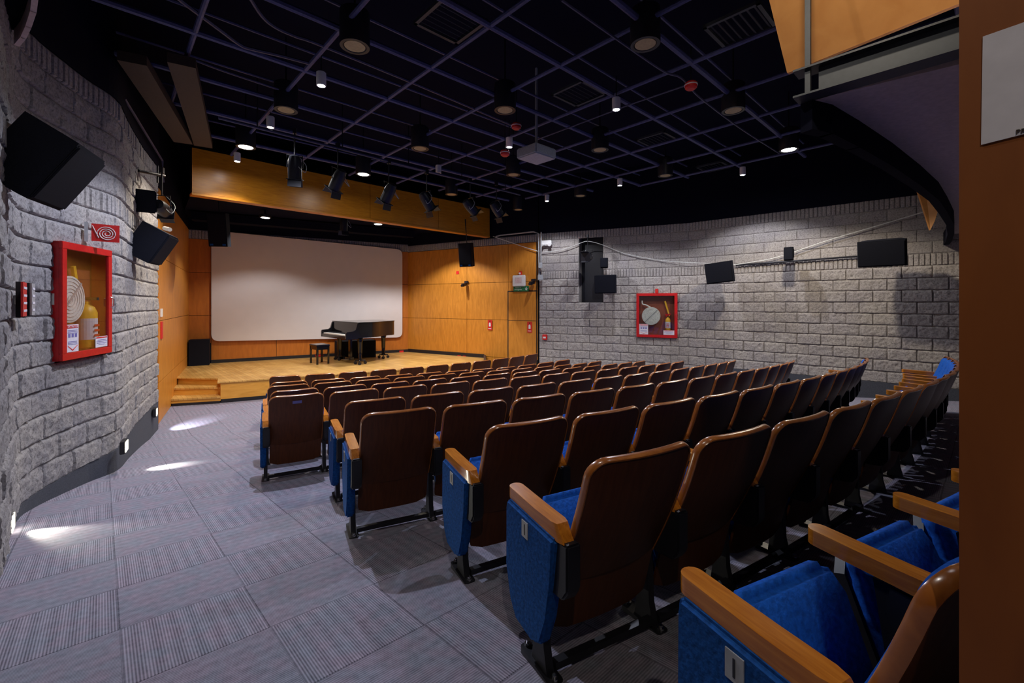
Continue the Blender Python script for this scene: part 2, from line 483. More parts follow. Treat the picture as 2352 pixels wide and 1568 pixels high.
struct(curtain('wall_right_core_rear', Path(pts), floor_z, CH + 2.2, -.22, 'mortar', .12, -1))
m_, l_ = frame2(RW.at(HOLE[0])[0], RW.at(HOLE[1])[0])
b = BM(); xprism(b, [(0, floor_z(2, 13)), (l_, floor_z(2, 13)), (l_, CH + 2.2), (0, CH + 2.2)], 'y', .30, .36, m_)
xbox(b, m_ @ Vector((l_ / 2, .2, CH - 1.15)), (.1, .1, .1), m_.to_3x3())
struct(bmo('wall_right_niche', b, 'black'))
struct(curtain('wall_right_upper', RW, CH + 2.2, CH + 4.0, .03, 'ceilwall', .2, -1))
# carpeted baseboard of the right wall
V = []
b = curtain('baseboard_right', Path([(5.6, 11.33), (8.63, 8.55), (10.4, 6.93)]), floor_z, CH - 1.66, .05, 'carpetbase', .08, -1); struct(b)

# left stone wall
LP = catmull([(-2.3, 1.8), (-2.95, 2.45), (-3.52, 3.02), (-3.98, 3.46), (-4.40, 3.9), (-4.58, 4.22), (-4.69, 4.52), (-4.84, 5.0), (-4.96, 5.5), (-5.42, 6.2), (-6.05, 7.2), (-6.62, 8.2)], 6)
LW = Path(LP)
lc = [(CH + 2.307, CH + 2.55, 'rib')]
lc += [(CH + 2.307 - .243 * (k + 1), CH + 2.307 - .243 * k, 'block') for k in range(4)]
lc += [(CH + 1.09, CH + 1.335, 'rib')]
lc += [(CH + 1.09 - .243 * (k + 1), CH + 1.09 - .243 * k, 'block') for k in range(12)]
ulc = u_near(LW, -4.80, 4.91)
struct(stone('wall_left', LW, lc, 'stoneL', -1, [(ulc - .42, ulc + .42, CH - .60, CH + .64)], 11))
struct(curtain('wall_left_core', LW, floor_z, CH + 2.53, -.22, 'mortar', .12, -1))
struct(curtain('baseboard_left', LW, floor_z, CH - 1.815, .02, 'carpetbase', .05, -1))
struct(curtain('wall_left_upper', LW, CH + 2.55, CH + 4.0, .02, 'ceilwall', .2, -1))

# ------------------------------------------------------------------ wood panelled walls
def panel_wall(name, p0, p1, cols, rows, mat, th=.02, inward=-1, gap=.012, colmap=None):
    """cols: list of u breaks, rows: function u-> list of z breaks; panels with dark gaps; inward: which side of the line the face is"""
    m, ln = frame2(p0, p1)
    bk = BM(); zt = max(r[-1] for r in rows); zb = min(r[0] for r in rows)
    xprism(bk, [(0, zb), (ln, zb), (ln, zt), (0, zt)], 'y', -inward * .1, 0, m)
    core = struct(bmo(name + '_backing', bk, 'groove'))
    b = BM()
    for i in range(len(cols) - 1):
        rr = rows[i] if len(rows) > i else rows[-1]
        for j in range(len(rr) - 1):
            u0, u1, z0, z1 = cols[i] + gap / 2, cols[i + 1] - gap / 2, rr[j] + gap / 2, rr[j + 1] - gap / 2
            xprism(b, [(u0, z0), (u1, z0), (u1, z1), (u0, z1)], 'y', inward * th, inward * .001, m)
    return struct(bmo(name, b, mat)), m, ln
BL = (-9.80, 13.30); BR = (-3.97, 16.80); RC = (.826, 13.90); LC = (-6.88, 8.53); ST = CH - 1.84   # stage top height
# right panelled wall (stage side to the exit door)
mR, lR = frame2(BR, RC)
def u_on(px, p0=BR, p1=RC):
    """distance along wall of the point seen at column px"""
    k = (px - 1176) / F; d = (Vector(p1) - Vector(p0)).normalized(); p = Vector(p0)
    return (k * p.y - p.x) / (d.x - k * d.y)
uB = u_on(1073); uD = u_on(1168)
rows_r = [CH - 1.79, CH - .54, CH + .71, CH + 1.95]
low = [0.0, CH - 1.79, CH - .54, CH + .71, CH + 1.95]
panel_wall('wall_stage_right', BR, RC, [0, uB, uD, lR], [low, low, [CH - 1.79 + 0 * 1, CH + .40, CH + .71, CH + 1.95]], 'panel')
# exit door leaf in the right panelled wall
mD = mR
b = BM(); xprism(b, [(uD + .02, .02), (lR - .06, .02), (lR - .06, CH + .38), (uD + .02, CH + .38)], 'y', -.035, -.021, mR)
for z in (CH - 1.79, CH - .55):
    pass
d1 = struct(bmo('door_1', b, 'panel')); 
b = BM()
for z in (CH - 1.80, CH - .555): xprism(b, [(uD + .02, z), (lR - .06, z), (lR - .06, z + .014), (uD + .02, z + .014)], 'y', -.037, -.034, mR)
bmo('door_groove', b, 'groove', d1)
b = BM()
xprism(b, [(uD - .02, 0), (uD + .015, 0), (uD + .015, CH + .40), (uD - .02, CH + .40)], 'y', -.026, 0, mR)
xprism(b, [(uD - .02, CH + .385), (lR - .02, CH + .385), (lR - .02, CH + .42), (uD - .02, CH + .42)], 'y', -.026, 0, mR)
xprism(b, [(lR - .05, 0), (lR - .02, 0), (lR - .02, CH + 1.95), (lR - .05, CH + 1.95)], 'y', -.03, 0, mR)
struct(bmo('trim_1', b, 'groove'))
# ribbed masonry band above the panelled walls
def band(name, p0, p1, z0, z1):
    p = Path([p0, p1]); o = stone(name, p, [(z0, z1, 'rib')], 'stoneL', -1, [], 5); struct(o)
    struct(curtain(name + '_core', p, z0, z1, -.01, 'mortar', .08, -1)); return o
off = mR @ Vector((0, -.0, 0))
band('trim_2', BR, RC, CH + 1.96, CH + 2.2)
band('trim_3', BL, BR, CH + 1.97, CH + 2.25)
struct(curtain('wall_stage_right_upper', Path([BR, RC]), CH + 2.2, CH + 4, .0, 'ceilwall', .1, -1))
# back wall
mB, lB = frame2(BL, BR)
u1 = u_on(485, BL, BR); u2 = u_on(635, BL, BR); u3 = u_on(860, BL, BR)
zl = [CH + .948, CH - .363]; 
panel_wall('wall_back', BL, BR, [0, u1, u2, u3, lB],
           [[ST + .62, CH - .363, CH + .948, CH + 1.97], [ST + .09, CH - .2, CH + 1.97], [ST + .09, CH - .2, CH + 1.97], [ST + .09, CH - .534, CH + .72, CH + 1.97]], 'panel_dark')
struct(curtain('wall_back_upper', Path([BL, BR]), CH + 2.25, CH + 4, .0, 'ceilwall', .1, -1))
b = BM()
xprism(b, [(u1, ST), (lB - .02, ST), (lB - .02, ST + .10), (u1, ST + .10)], 'y', -.05, -.001, mB)
struct(bmo('baseboard_back', b, 'black'))
b = BM(); uE = u_on(1113)
xprism(b, [(.05, ST), (uE, ST), (uE, ST + .12), (.05, ST + .12)], 'y', -.05, -.021, mR)
struct(bmo('baseboard_stage_right', b, 'black'))
# left panelled wall
mL, lL = frame2(LC, BL)
panel_wall('wall_stage_left', LC, BL, [0, lL], [[0, ST + .3, CH - .34, CH + .93, CH + 2.25]], 'panel', inward=-1)
struct(curtain('wall_stage_left_upper', Path([LC, BL]), CH + 2.25, CH + 4, .0, 'ceilwall', .1, -1))
# closes the gap between left stone wall and the panelled wall
b = BM(); xprism(b, [(-6.62, 8.2), (-6.86, 8.5), (-7.0, 8.5), (-7.0, 8.2)], 'z', 0, CH + 4); struct(bmo('wall_left_return', b, 'panel_dark'))

# ------------------------------------------------------------------ stage
fr0 = Vector((-6.90, 10.30)); fr1 = Vector((-.84, 13.47))
foot = [(-8.36, 10.93), (-7.22, 10.80), (-6.90, 10.30), (-.84, 13.47), (-.93, 14.93), (-3.97, 16.78), (-9.78, 13.28)]
b = BM(); xprism(b, foot, 'z', ST - .03, ST); stg = struct(bmo('floor_stage', b, 'stage'))
inner = [(-8.33, 10.97), (-7.20, 10.84), (-6.86, 10.35), (-.89, 13.50), (-.97, 14.9), (-3.97, 16.7), (-9.7, 13.3)]
b = BM(); xprism(b, inner, 'z', .09, ST - .03); struct(bmo('stage_riser', b, 'stagefront'))
b = BM(); xprism(b, [(x * .999 , y + .01) for x, y in inner], 'z', 0, .09); struct(bmo('stage_plinth', b, 'black'))
b = BM()
xprism(b, [(-.86, 13.40), (-.80, 13.46), (-.90, 14.95), (-.96, 14.93)], 'z', 0.0, ST + .10); struct(bmo('trim_4', b, 'black'))
# steps at the left end
st = thing('stage_steps', 'light wooden steps at the left end of the stage beside the panelled wall', 'steps', (-7.4, 10.4, 0))
def lp(p): return (p[0] + 7.4, p[1] - 10.4)
s1 = [lp(p) for p in [(-7.78, 10.0), (-6.83, 10.30), (-7.14, 10.81), (-8.30, 10.90)]]
s2 = [lp(p) for p in [(-8.06, 10.43), (-6.98, 10.55), (-7.14, 10.81), (-8.30, 10.90)]]
b = BM(); xprism(b, s1, 'z', .125, .165); bmo('tread', b, 'stage', st)
b = BM(); xprism(b, s2, 'z', .295, .335); bmo('tread', b, 'stage', st)
ins = lambda P, k=.985: [((x - .1) * k + .1, (y + .02 if i < 2 else y)) for i, (x, y) in enumerate(P)]
b = BM(); xprism(b, ins(s1), 'z', .06, .125); bmo('riser', b, 'stagefront', st)
b = BM(); xprism(b, ins(s2), 'z', .165, .295); bmo('riser', b, 'stagefront', st)
b = BM(); xprism(b, ins(s1, .95), 'z', 0, .06); bmo('plinth', b, 'black', st)

# screen on the back wall
def wallpt(px, py, p0, p1, off=0):
    u = u_on(px, p0, p1); d = (Vector(p1) - Vector(p0)).normalized(); p = Vector(p0) + d * u
    n = Vector((-d.y, d.x)); q = p + n * -off
    return Vector((p.x, p.y, CH - (py - 697) / F * p.y)), u
cs = [wallpt(486, 530, BL, BR)[0], wallpt(922, 574, BL, BR)[0], wallpt(922, 774, BL, BR)[0], wallpt(486, 783, BL, BR)[0]]
inv = mB.inverted(); q = [inv @ c for c in cs]
def rounded(poly, r, k=6):
    out = []
    n = len(poly)
    for i in range(n):
        p = Vector(poly[i]); a = (Vector(poly[i - 1]) - p).normalized(); c = (Vector(poly[(i + 1) % n]) - p).normalized()
        s, e = p + a * r, p + c * r
        for t in range(k + 1):
            t /= k; out.append(tuple((s * (1 - t) ** 2 + p * 2 * t * (1 - t) + e * t * t)))
    return out
scr = thing('projection_screen', 'large white projection screen with rounded corners on the back wall', 'projection screen', mB @ Vector((q[0].x + 2.8, -.03, CH - .3)))
def local_of(o, v): return v - o.location
def tframe(o, m):
    return Matrix.Translation(-Vector(o.location)) @ m
b = BM(); xprism(b, rounded([(v.x, v.z) for v in q], .22), 'y', -.12, -.105, tframe(scr, mB)); bmo('screen_face', b, 'screen', scr)
b = BM(); xprism(b, rounded([(q[0].x + .1, q[0].z - .1), (q[1].x - .1, q[1].z - .1), (q[2].x - .1, q[2].z + .1), (q[3].x + .1, q[3].z + .1)], .15), 'y', -.105, -.02, tframe(scr, mB)); bmo('screen_frame', b, 'black', scr)

# dark boxes on the stage, by the wall
b = BM(); m = mB
xprism(b, [(.06, ST), (u1 - .02, ST), (u1 - .02, ST + .76), (.06, ST + .76)], 'y', -.5, -.03, m)
tag(bmo('subwoofer', b, 'speaker', bevel=.02), 'black box loudspeaker in the left back corner of the stage', 'speaker')
b = BM(); P = wallpt(806, 800, BL, BR)[1]
xprism(b, [(P - .62, ST), (P + .62, ST), (P + .62, ST + .58), (P - .62, ST + .58)], 'y', -1.05, -.45, m)
tag(bmo('subwoofer', b, 'speaker', bevel=.02), 'wide black box loudspeaker standing behind the piano', 'speaker')
# red socket plates
def plate(px, py, wall, w_, h_, mat, name, label, cat, off=.0, depth=.012, group=None, bev=.0):
    p0, p1 = wall; pt, u = wallpt(px, py, p0, p1); m, ln = frame2(p0, p1)
    t = thing(name, label, cat, m @ Vector((u, -.02 - off - depth, pt.z)), math.atan2(p1[1] - p0[1], p1[0] - p0[0]), group)
    return t
def simple_plate(px, py, wall, w_, h_, mat, name, label, cat, off=0, depth=.012, group=None):
    p0, p1 = wall; pt, u = wallpt(px, py, p0, p1); m, ln = frame2(p0, p1)
    b = BM(); xbox(b, (0, 0, 0), (w_, depth, h_))
    o = bmo(name, b, mat, bevel=min(.004, depth / 3)); o.location = m @ Vector((u, -.02 - off - depth / 2, pt.z)); o.rotation_euler = (0, 0, math.atan2(p1[1] - p0[1], p1[0] - p0[0]))
    return tag(o, label, cat, group)
WB, WR = (BL, BR), (BR, RC)
simple_plate(733, 816, WB, .24, .07, 'redsign', 'power_socket', 'red socket plate on the black skirting behind the piano bench', 'socket', .032, group='red socket plates')
simple_plate(921, 807, WB, .16, .08, 'redsign', 'power_socket', 'red socket plate on the black skirting at the right back corner', 'socket', .032, group='red socket plates')
simple_plate(1057, 818, WR, .15, .08, 'redsign', 'power_socket', 'left plate of the red pair on the right stage skirting', 'socket', .032, group='red socket plates')
simple_plate(1069, 819, WR, .13, .08, 'redsign', 'power_socket', 'right plate of the red pair on the right stage skirting', 'socket', .032, group='red socket plates')
simple_plate(1052, 626, WR, .12, .11, 'redsign', 'wall_plate', 'small orange red plate high on the right wood wall', 'wall plate')

# red pictogram signs on the wood wall
def callsign(px, py, label):
    p0, p1 = WR; pt, u = wallpt(px, py, p0, p1); m, ln = frame2(p0, p1)
    t = thing('fire_sign', label, 'sign', m @ Vector((u, -.045, pt.z)), math.atan2(p1[1] - p0[1], p1[0] - p0[0]), 'red extinguisher signs on the wood wall')
    b = BM(); xbox(b, (0, 0, 0), (.17, .008, .34)); bmo('sign_plate', b, 'redsign', t)
    b = BM(); xprism(b, [(-.035, -.05), (.035, -.05), (.035, .05), (.02, .08), (-.02, .08), (-.035, .05)], 'y', -.008, -.004); xbox(b, (0, -.006, -.12), (.12, .004, .02)); bmo('pictogram', b, 'white', t)
    b = BM(); xcyl(b, (0, -.004, .13), (0, -.007, .13), .02); bmo('fixing_dot', b, 'black', t)
callsign(1127, 746, 'red extinguisher sign on the wood wall left of the exit door')
callsign(1218, 751, 'red extinguisher sign on the wooden exit door')

# exit sign, white panel and beacon over the door
p0, p1 = WR; pt, u = wallpt(1199, 663, *WR)
rzR = math.atan2(p1[1] - p0[1], p1[0] - p0[0])
t = thing('exit_sign', 'green emergency exit sign with white arrow above the wooden door', 'sign', mR @ Vector((u, -.06, pt.z)), rzR)
b = BM(); xbox(b, (0, 0, 0), (.56, .03, .17)); bmo('sign_plate', b, 'green', t, bevel=.005)
text('lettering', 'Salida de\nEmergencia', .058, 'white', t, (-.10, -.017, .005), (R(90), 0, 0))
b = BM(); xprism(b, [(.19, .055), (.21, .055), (.21, -.02), (.235, .01), (.245, -.005), (.20, -.06), (.155, -.005), (.165, .01), (.19, -.02)], 'y', -.02, -.015); bmo('arrow', b, 'white', t)
pt, u = wallpt(1195, 645, *WR)
t = thing('wall_monitor', 'white square wall box with grey window above the exit sign', 'wall box', mR @ Vector((u, -.075, pt.z)), rzR)
b = BM(); xbox(b, (0, 0, 0), (.46, .10, .36)); bmo('housing', b, 'white', t, bevel=.02)
b = BM(); xbox(b, (0, -.052, .02), (.25, .01, .18)); bmo('window', b, M['tag'] if 0 else 'soffit', t)
text('lettering', '\n'.join(['-----', '-----', '-----']), .05, 'redsign', t, (0, -.058, .02), (R(90), 0, 0))
pt, u = wallpt(1197, 628, *WR)
t = thing('alarm_beacon', 'small red alarm beacon on top of the white wall box', 'alarm', mR @ Vector((u, -.05, pt.z)), rzR)
b = BM(); xbox(b, (0, 0, 0), (.10, .06, .14)); bmo('housing', b, 'redsign', t, bevel=.01)
b = BM(); xcyl(b, (0, -.03, .0), (0, -.05, 0), .03); bmo('strobe', b, 'white', t)

# ------------------------------------------------------------------ wooden beam over the stage front
B0 = Vector((-6.46, 8.87)); B1 = Vector((-.74, 14.62)); zb = CH + 2.20
mBe, lBe = frame2(B0, B1, zb)
be = thing('stage_beam', 'long orange wooden beam hanging across the room above the stage front', 'beam', (B0.x, B0.y, zb))
fb = tframe(be, mBe)
cuts = [0, lBe * .475, lBe * .745, lBe]
for i in range(3):
    b = BM(); xprism(b, [(cuts[i] + .006, .05), (cuts[i + 1] - .006, .05), (cuts[i + 1] - .006, .95), (cuts[i] + .006, .95)], 'y', 0, .03, fb @ Matrix.Translation((0, 0, 0)))
    bmo('fascia_board', b, 'beam', be)
b = BM(); xprism(b, [(0, 0), (lBe, 0), (lBe, .045), (0, .045)], 'y', -.01, .22, fb); bmo('bottom_lip', b, 'beam', be)
b = BM(); xprism(b, [(0, .05), (lBe, .05), (lBe, 1.0), (0, 1.0)], 'y', .04, .20, fb); bmo('beam_core', b, 'ceilwall', be)

# stage ceiling: dark low soffit with openings and lamps
b = BM()
xprism(b, [(-9.9, 13.2), (-6.6, 9.2), (-6.3, 9.3), (-.9, 14.8), (-3.9, 16.9)], 'z', CH + 2.62, CH + 2.68)
struct(bmo('ceiling_stage', b, 'ceil'))
b = BM()
for off_, z in ((.5, 2.42), (1.1, 2.35)):
    xprism(b, [(.2, CH + z), (lB - .2, CH + z), (lB - .2, CH + z + .22), (.2, CH + z + .22)], 'y', -off_ - .25, -off_, mB)
struct(bmo('ceiling_duct', b, 'ceilwall'))
for i, (x, y, lab) in enumerate([(-4.05, 13.3, 'lit downlight in the dark stage ceiling above the middle of the screen'), (-2.55, 14.1, 'lit downlight in the stage ceiling near the right end of the screen'), (-6.9, 12.3, 'downlight in the stage ceiling above the left half of the screen')]):
    t = thing('stage_downlight', lab, 'lamp', (x, y, CH + 2.40))
    b = BM(); xlathe(b, [(.14, 0), (.15, .02), (.15, .08)], seg=24); bmo('rim', b, 'black', t)
    b = BM(); xcyl(b, (0, 0, -.006), (0, 0, .0), .11); bmo('lens', b, 'glowdim', t)
    b = BM(); xcyl(b, (0, 0, .08), (0, 0, .25), .03, seg=10); bmo('stem', b, 'blackm', t)

ORD = ['first', 'second', 'third', 'fourth', 'fifth', 'sixth', 'seventh', 'eighth', 'ninth', 'tenth', 'eleventh', 'twelfth', 'thirteenth', 'fourteenth', 'fifteenth', 'sixteenth']
# ------------------------------------------------------------------ ceiling grid, conduits
A = Vector((AX, AY, 0)); Bv = Vector((-AY, AX, 0)); G0 = Vector((1.50, 6.535, CH + 3.1)); cell = 1.194
def clip_line(p, d, poly):
    """segment of the line p+t d inside convex poly"""
    t0, t1 = -50, 50
    n = len(poly)
    for i in range(n):
        a, b_ = Vector(poly[i]), Vector(poly[(i + 1) % n]); e = b_ - a; nn = Vector((-e.y, e.x))
        den = nn.dot(Vector((d.x, d.y))); num = nn.dot(a - Vector((p.x, p.y)))
        if abs(den) < 1e-9:
            if num > 0: return None
            continue
        t = num / den
        if den > 0: t0 = max(t0, t)
        else: t1 = min(t1, t)
    return (t0, t1) if t1 > t0 + .2 else None
gp = [(-4.3, 2.5), (-1.0, -3.0), (7.5, 3.2), (6.6, 8.9), (3.5, 11.5), (-.3, 13.3), (-6.1, 9.0)]
# area needs counter-clockwise
nA = nB = 0
for k in range(-8, 9):
    p = G0 + Bv * (cell * k); c = clip_line(p, A, gp)
    if c:
        b = BM(); L0, L1 = p + A * c[0], p + A * c[1]
        xtube(b, [L0, L1], .036, 8)
        xtube(b, [L0 + Vector((0, 0, .28)) + Bv * .03, L1 + Vector((0, 0, .28)) + Bv * .03], .018, 6)
        o = bmo('ceiling_rail', b, 'grid'); nA += 1; tag(o, 'thick navy ceiling pipe running away to the right, %s from the rear of the hall' % ORD[nA - 1], 'ceiling pipe', 'long ceiling pipes')
    p = G0 + A * (cell * k); c = clip_line(p, Bv, gp)
    if c:
        b = BM(); xtube(b, [p + Bv * c[0], p + Bv * c[1]], .028, 8)
        o = bmo('ceiling_crossbar', b, 'grid'); nB += 1; tag(o, 'thin navy ceiling pipe running away to the left, %s from the left wall' % ORD[nB - 1], 'ceiling pipe', 'cross pipes of the ceiling grid')
def conduit(pts, r, label, mat='gridthin', name='ceiling_conduit', cat='conduit'):
    b = BM(); xtube(b, pts, r, 6); return tag(bmo(name, b, mat), label, cat)
def pxs(lst, h): return [ath(x, y, h) for x, y in lst]
def smooth3(P, n=6):
    out = []
    for i in range(len(P) - 1):
        p0 = P[max(i - 1, 0)]; p1 = P[i]; p2 = P[i + 1]; p3 = P[min(i + 2, len(P) - 1)]
        for k in range(n):
            t = k / n
            out.append(.5 * ((2 * p1) + (-p0 + p2) * t + (2 * p0 - 5 * p1 + 4 * p2 - p3) * t * t + (-p0 + 3 * p1 - 3 * p2 + p3) * t ** 3))
    out.append(P[-1]); return out
conduit(smooth3(pxs([(400, -14), (420, 5), (500, 65), (552, 103), (580, 113), (640, 127), (715, 147)], 3.1)), .02, 'bent dark conduit curving across the upper left ceiling')
conduit(smooth3(pxs([(565, -20), (600, 35), (632, 62), (680, 84), (745, 107), (1000, 212), (1186, 292)], 3.1)), .018, 'thin conduit curving down to the small red detector beside the projector')
conduit(smooth3(pxs([(445, 137), (520, 165), (640, 205)], 3.1)), .016, 'straight thin conduit left of the bright ceiling spot')
conduit(smooth3(pxs([(1290, 0), (1400, 78), (1520, 161), (1560, 176), (1583, 197), (1610, 226), (1700, 294), (1790, 352)], 3.0)), .014, 'thin conduit passing the red smoke detector on the right of the ceiling')
conduit(pxs([(1575, 196), (1455, 237), (1235, 320)], 2.98), .012, 'thin conduit between the red smoke detector and the projector')
conduit([Vector((-5.2, 5.9, CH + 2.75)), Vector((-6.6, 8.3, CH + 2.7)), Vector((-6.62, 8.35, CH + 2.3))], .018, 'dark pipe along the top of the left stone wall')

# brown fins high on the left
for (a_, b_, lab) in [((-4.58, 5.30), (-5.95, 7.96), 'left of two long dark brown boards under the ceiling at left'), ((-4.02, 5.35), (-5.72, 8.15), 'right of two long dark brown boards under the ceiling at left')]:
    m, ln = frame2(a_, b_); b = BM()
    xprism(b, [(0, CH + 2.9), (ln, CH + 2.9), (ln, CH + 3.02), (0, CH + 3.02)], 'y', -.14, .14, m)
    tag(bmo('ceiling_board', b, 'finbrown', bevel=.01), lab, 'board')

# ------------------------------------------------------------------ ceiling lamps
def lamp_big(loc, lit, label, grp):
    t = thing('cylinder_downlight', label, 'ceiling lamp', loc, 0, grp)
    b = BM(); xlathe(b, [(.115, .012), (.125, .0), (.158, .0), (.162, .01), (.162, .38), (.14, .40)], seg=28); bmo('housing', b, 'blackm', t, autosmooth=True)
    b = BM(); xcyl(b, (0, 0, .004), (0, 0, .014), .112, seg=28); bmo('lens', b, 'glow' if lit else 'offlens', t)
    b = BM(); xcyl(b, (0, 0, .4), (0, 0, 1.1), .012, seg=8); bmo('stem', b, 'blackm', t)
    return t
def lamp_small(loc, lit, label, grp):
    t = thing('spot_downlight', label, 'ceiling lamp', loc, 0, grp)
    b = BM(); xlathe(b, [(.045, .006), (.048, 0), (.058, 0), (.06, .006), (.06, .17), (.055, .175)], seg=24); bmo('housing', b, 'white', t, autosmooth=True)
    b = BM(); xcyl(b, (0, 0, .001), (0, 0, .006), .044, seg=20); bmo('lens', b, lit, t)
    b = BM(); xcyl(b, (0, 0, .175), (0, 0, .5), .008, seg=8); bmo('stem', b, 'blackm', t)
    return t
gB, gS = 'black cylinder lamps under the ceiling', 'small white spots under the ceiling'
labs = {0: 'very bright white spot alone high on the left of the ceiling', 1: 'large lit lamp left above the end of the wooden beam', 2: 'small lit spot just below the large lamp at left above the beam',
        3: 'large lit lamp above the middle of the wooden beam', 4: 'lit spot hanging just left of the projector', 5: 'white cylinder spot with a bright lens in the right middle of the ceiling',
        6: 'lit spot above the tall niche of the right stone wall', 7: 'lit spot near the right stone wall, left of the large bright lamp', 8: 'lit spot above the corner of wood wall and stone wall',
        9: 'large bright lamp on the right of the ceiling near the balcony', 10: 'white cylinder spot with dim lens above left of the stage spotlights'}
for i, (x, y, h, kd, wt, col, ang) in enumerate(LAMPS):
    p = (x, y, CH + h)
    if kd == 'big': lamp_big(p, True, labs[i], gB)
    else: lamp_small(p, 'glowdim' if i == 10 else 'glowsmall', labs[i], gS)
for i, (x, y, h, kd, wt, col, ang) in enumerate(LAMPS_ADDED):
    lamp_small((x, y, CH + h), 'glowsmall', ['white spot above the left ends of the last rows, out of view', 'white spot at the rear of the hall behind the last row', 'white spot over the last rows near the balcony'][i], gS)
for px, py, lab in [(815, 108, 'unlit black cylinder lamp with amber lens at the top, right of the bright spot'), (657, 254, 'unlit black cylinder lamp left below the bright spot'),
                    (1482, 103, 'unlit black cylinder lamp nearest the top edge right of centre'), (1160, 254, 'unlit black cylinder lamp above the projector'),
                    (1684, 255, 'unlit black cylinder lamp right of the red smoke detector'), (965, 342, 'unlit black cylinder lamp above the middle stage spotlights'),
                    (1378, 345, 'unlit black cylinder lamp just right of the projector'), (1179, 402, 'unlit black cylinder lamp below the projector'),
                    (1528, 404, 'unlit black cylinder lamp above the right red hose cabinet'), (1037, 447, 'unlit black cylinder lamp among the right stage spotlights'),
                    (1333, 450, 'unlit black cylinder lamp with bluish lens above the tall niche'), (1190, 482, 'unlit black cylinder lamp above the right end of the beam')]:
    lamp_big(ath(px, py, 2.86), False, lab, gB)
lamp_small(ath(1007, 398, 2.8), 'offlens', 'unlit white cylinder spot above the right half of the beam', gS)
lamp_small((1.35, 2.0, CH + 2.48), 'glowsmall', 'white spot close to the leaning orange board, out of view', gS)
# detectors
def detector(p, label, cat='smoke detector'):
    t = thing('smoke_detector', label, cat, p, 0, 'red smoke detectors')
    b = BM(); xlathe(b, [(.05, -.05), (.075, -.03), (.08, .0), (.08, .03), (.06, .05)], seg=20); bmo('body', b, 'redsign', t, autosmooth=True)
    b = BM(); xlathe(b, [(.085, .0), (.085, .012)], seg=20); bmo('ring', b, 'white', t)
    b = BM(); xcyl(b, (0, 0, .05), (0, 0, .6), .008, seg=6); bmo('stem', b, 'blackm', t)
detector(ath(1587, 197, 2.9), 'red smoke detector in the right half of the ceiling')
detector(ath(1160, 352, 2.6), 'red smoke detector just below the lit spot by the projector')
detector(ath(1186, 290, 2.95), 'tiny red smoke detector above the lit spot by the projector')
# square vents
for px, py, h, lab in [(1035, 50, 3.3, 'dark square ceiling vent at the top centre'), (1330, 215, 3.3, 'dark square ceiling vent left of the cylinder spot'), (1700, 60, 3.3, 'dark square ceiling vent at the top right'),
                       (1510, 320, 3.3, 'dark square ceiling vent right of the projector'), (1640, 383, 3.3, 'dark square ceiling vent near the right stone wall')]:
    p = ath(px, py, h); t = thing('ceiling_vent', lab, 'vent', p, R(43), 'dark square ceiling vents')
    b = BM()
    for s in (-1, 1):
        xbox(b, (s * .29, 0, 0), (.04, .62, .04)); xbox(b, (0, s * .29, 0), (.62, .04, .04))
    bmo('frame', b, 'duct', t)
    b = BM()
    for k in range(-3, 4): xbox(b, (0, k * .08, 0), (.54, .035, .006), Matrix.Rotation(.6, 3, 'X'))
    bmo('louvre', b, 'duct', t)

# projector
pj = ath(1232, 366, 2.42)
t = thing('projector', 'grey ceiling projector hanging from a pole in the middle of the hall', 'projector', pj, R(43))
b = BM(); xbox(b, (0, 0, .09), (.50, .46, .17)); bmo('body', b, 'grey', t, bevel=.02)
b = BM(); xcyl(b, (-.12, .22, .09), (-.12, .27, .09), .06); bmo('lens', b, 'black', t)
b = BM(); xcyl(b, (0, 0, .17), (0, 0, 1.54), .022, seg=12); bmo('pole', b, 'grey', t)
b = BM(); xbox(b, (0, 0, .19), (.2, .2, .03)); bmo('bracket', b, 'blackm', t)
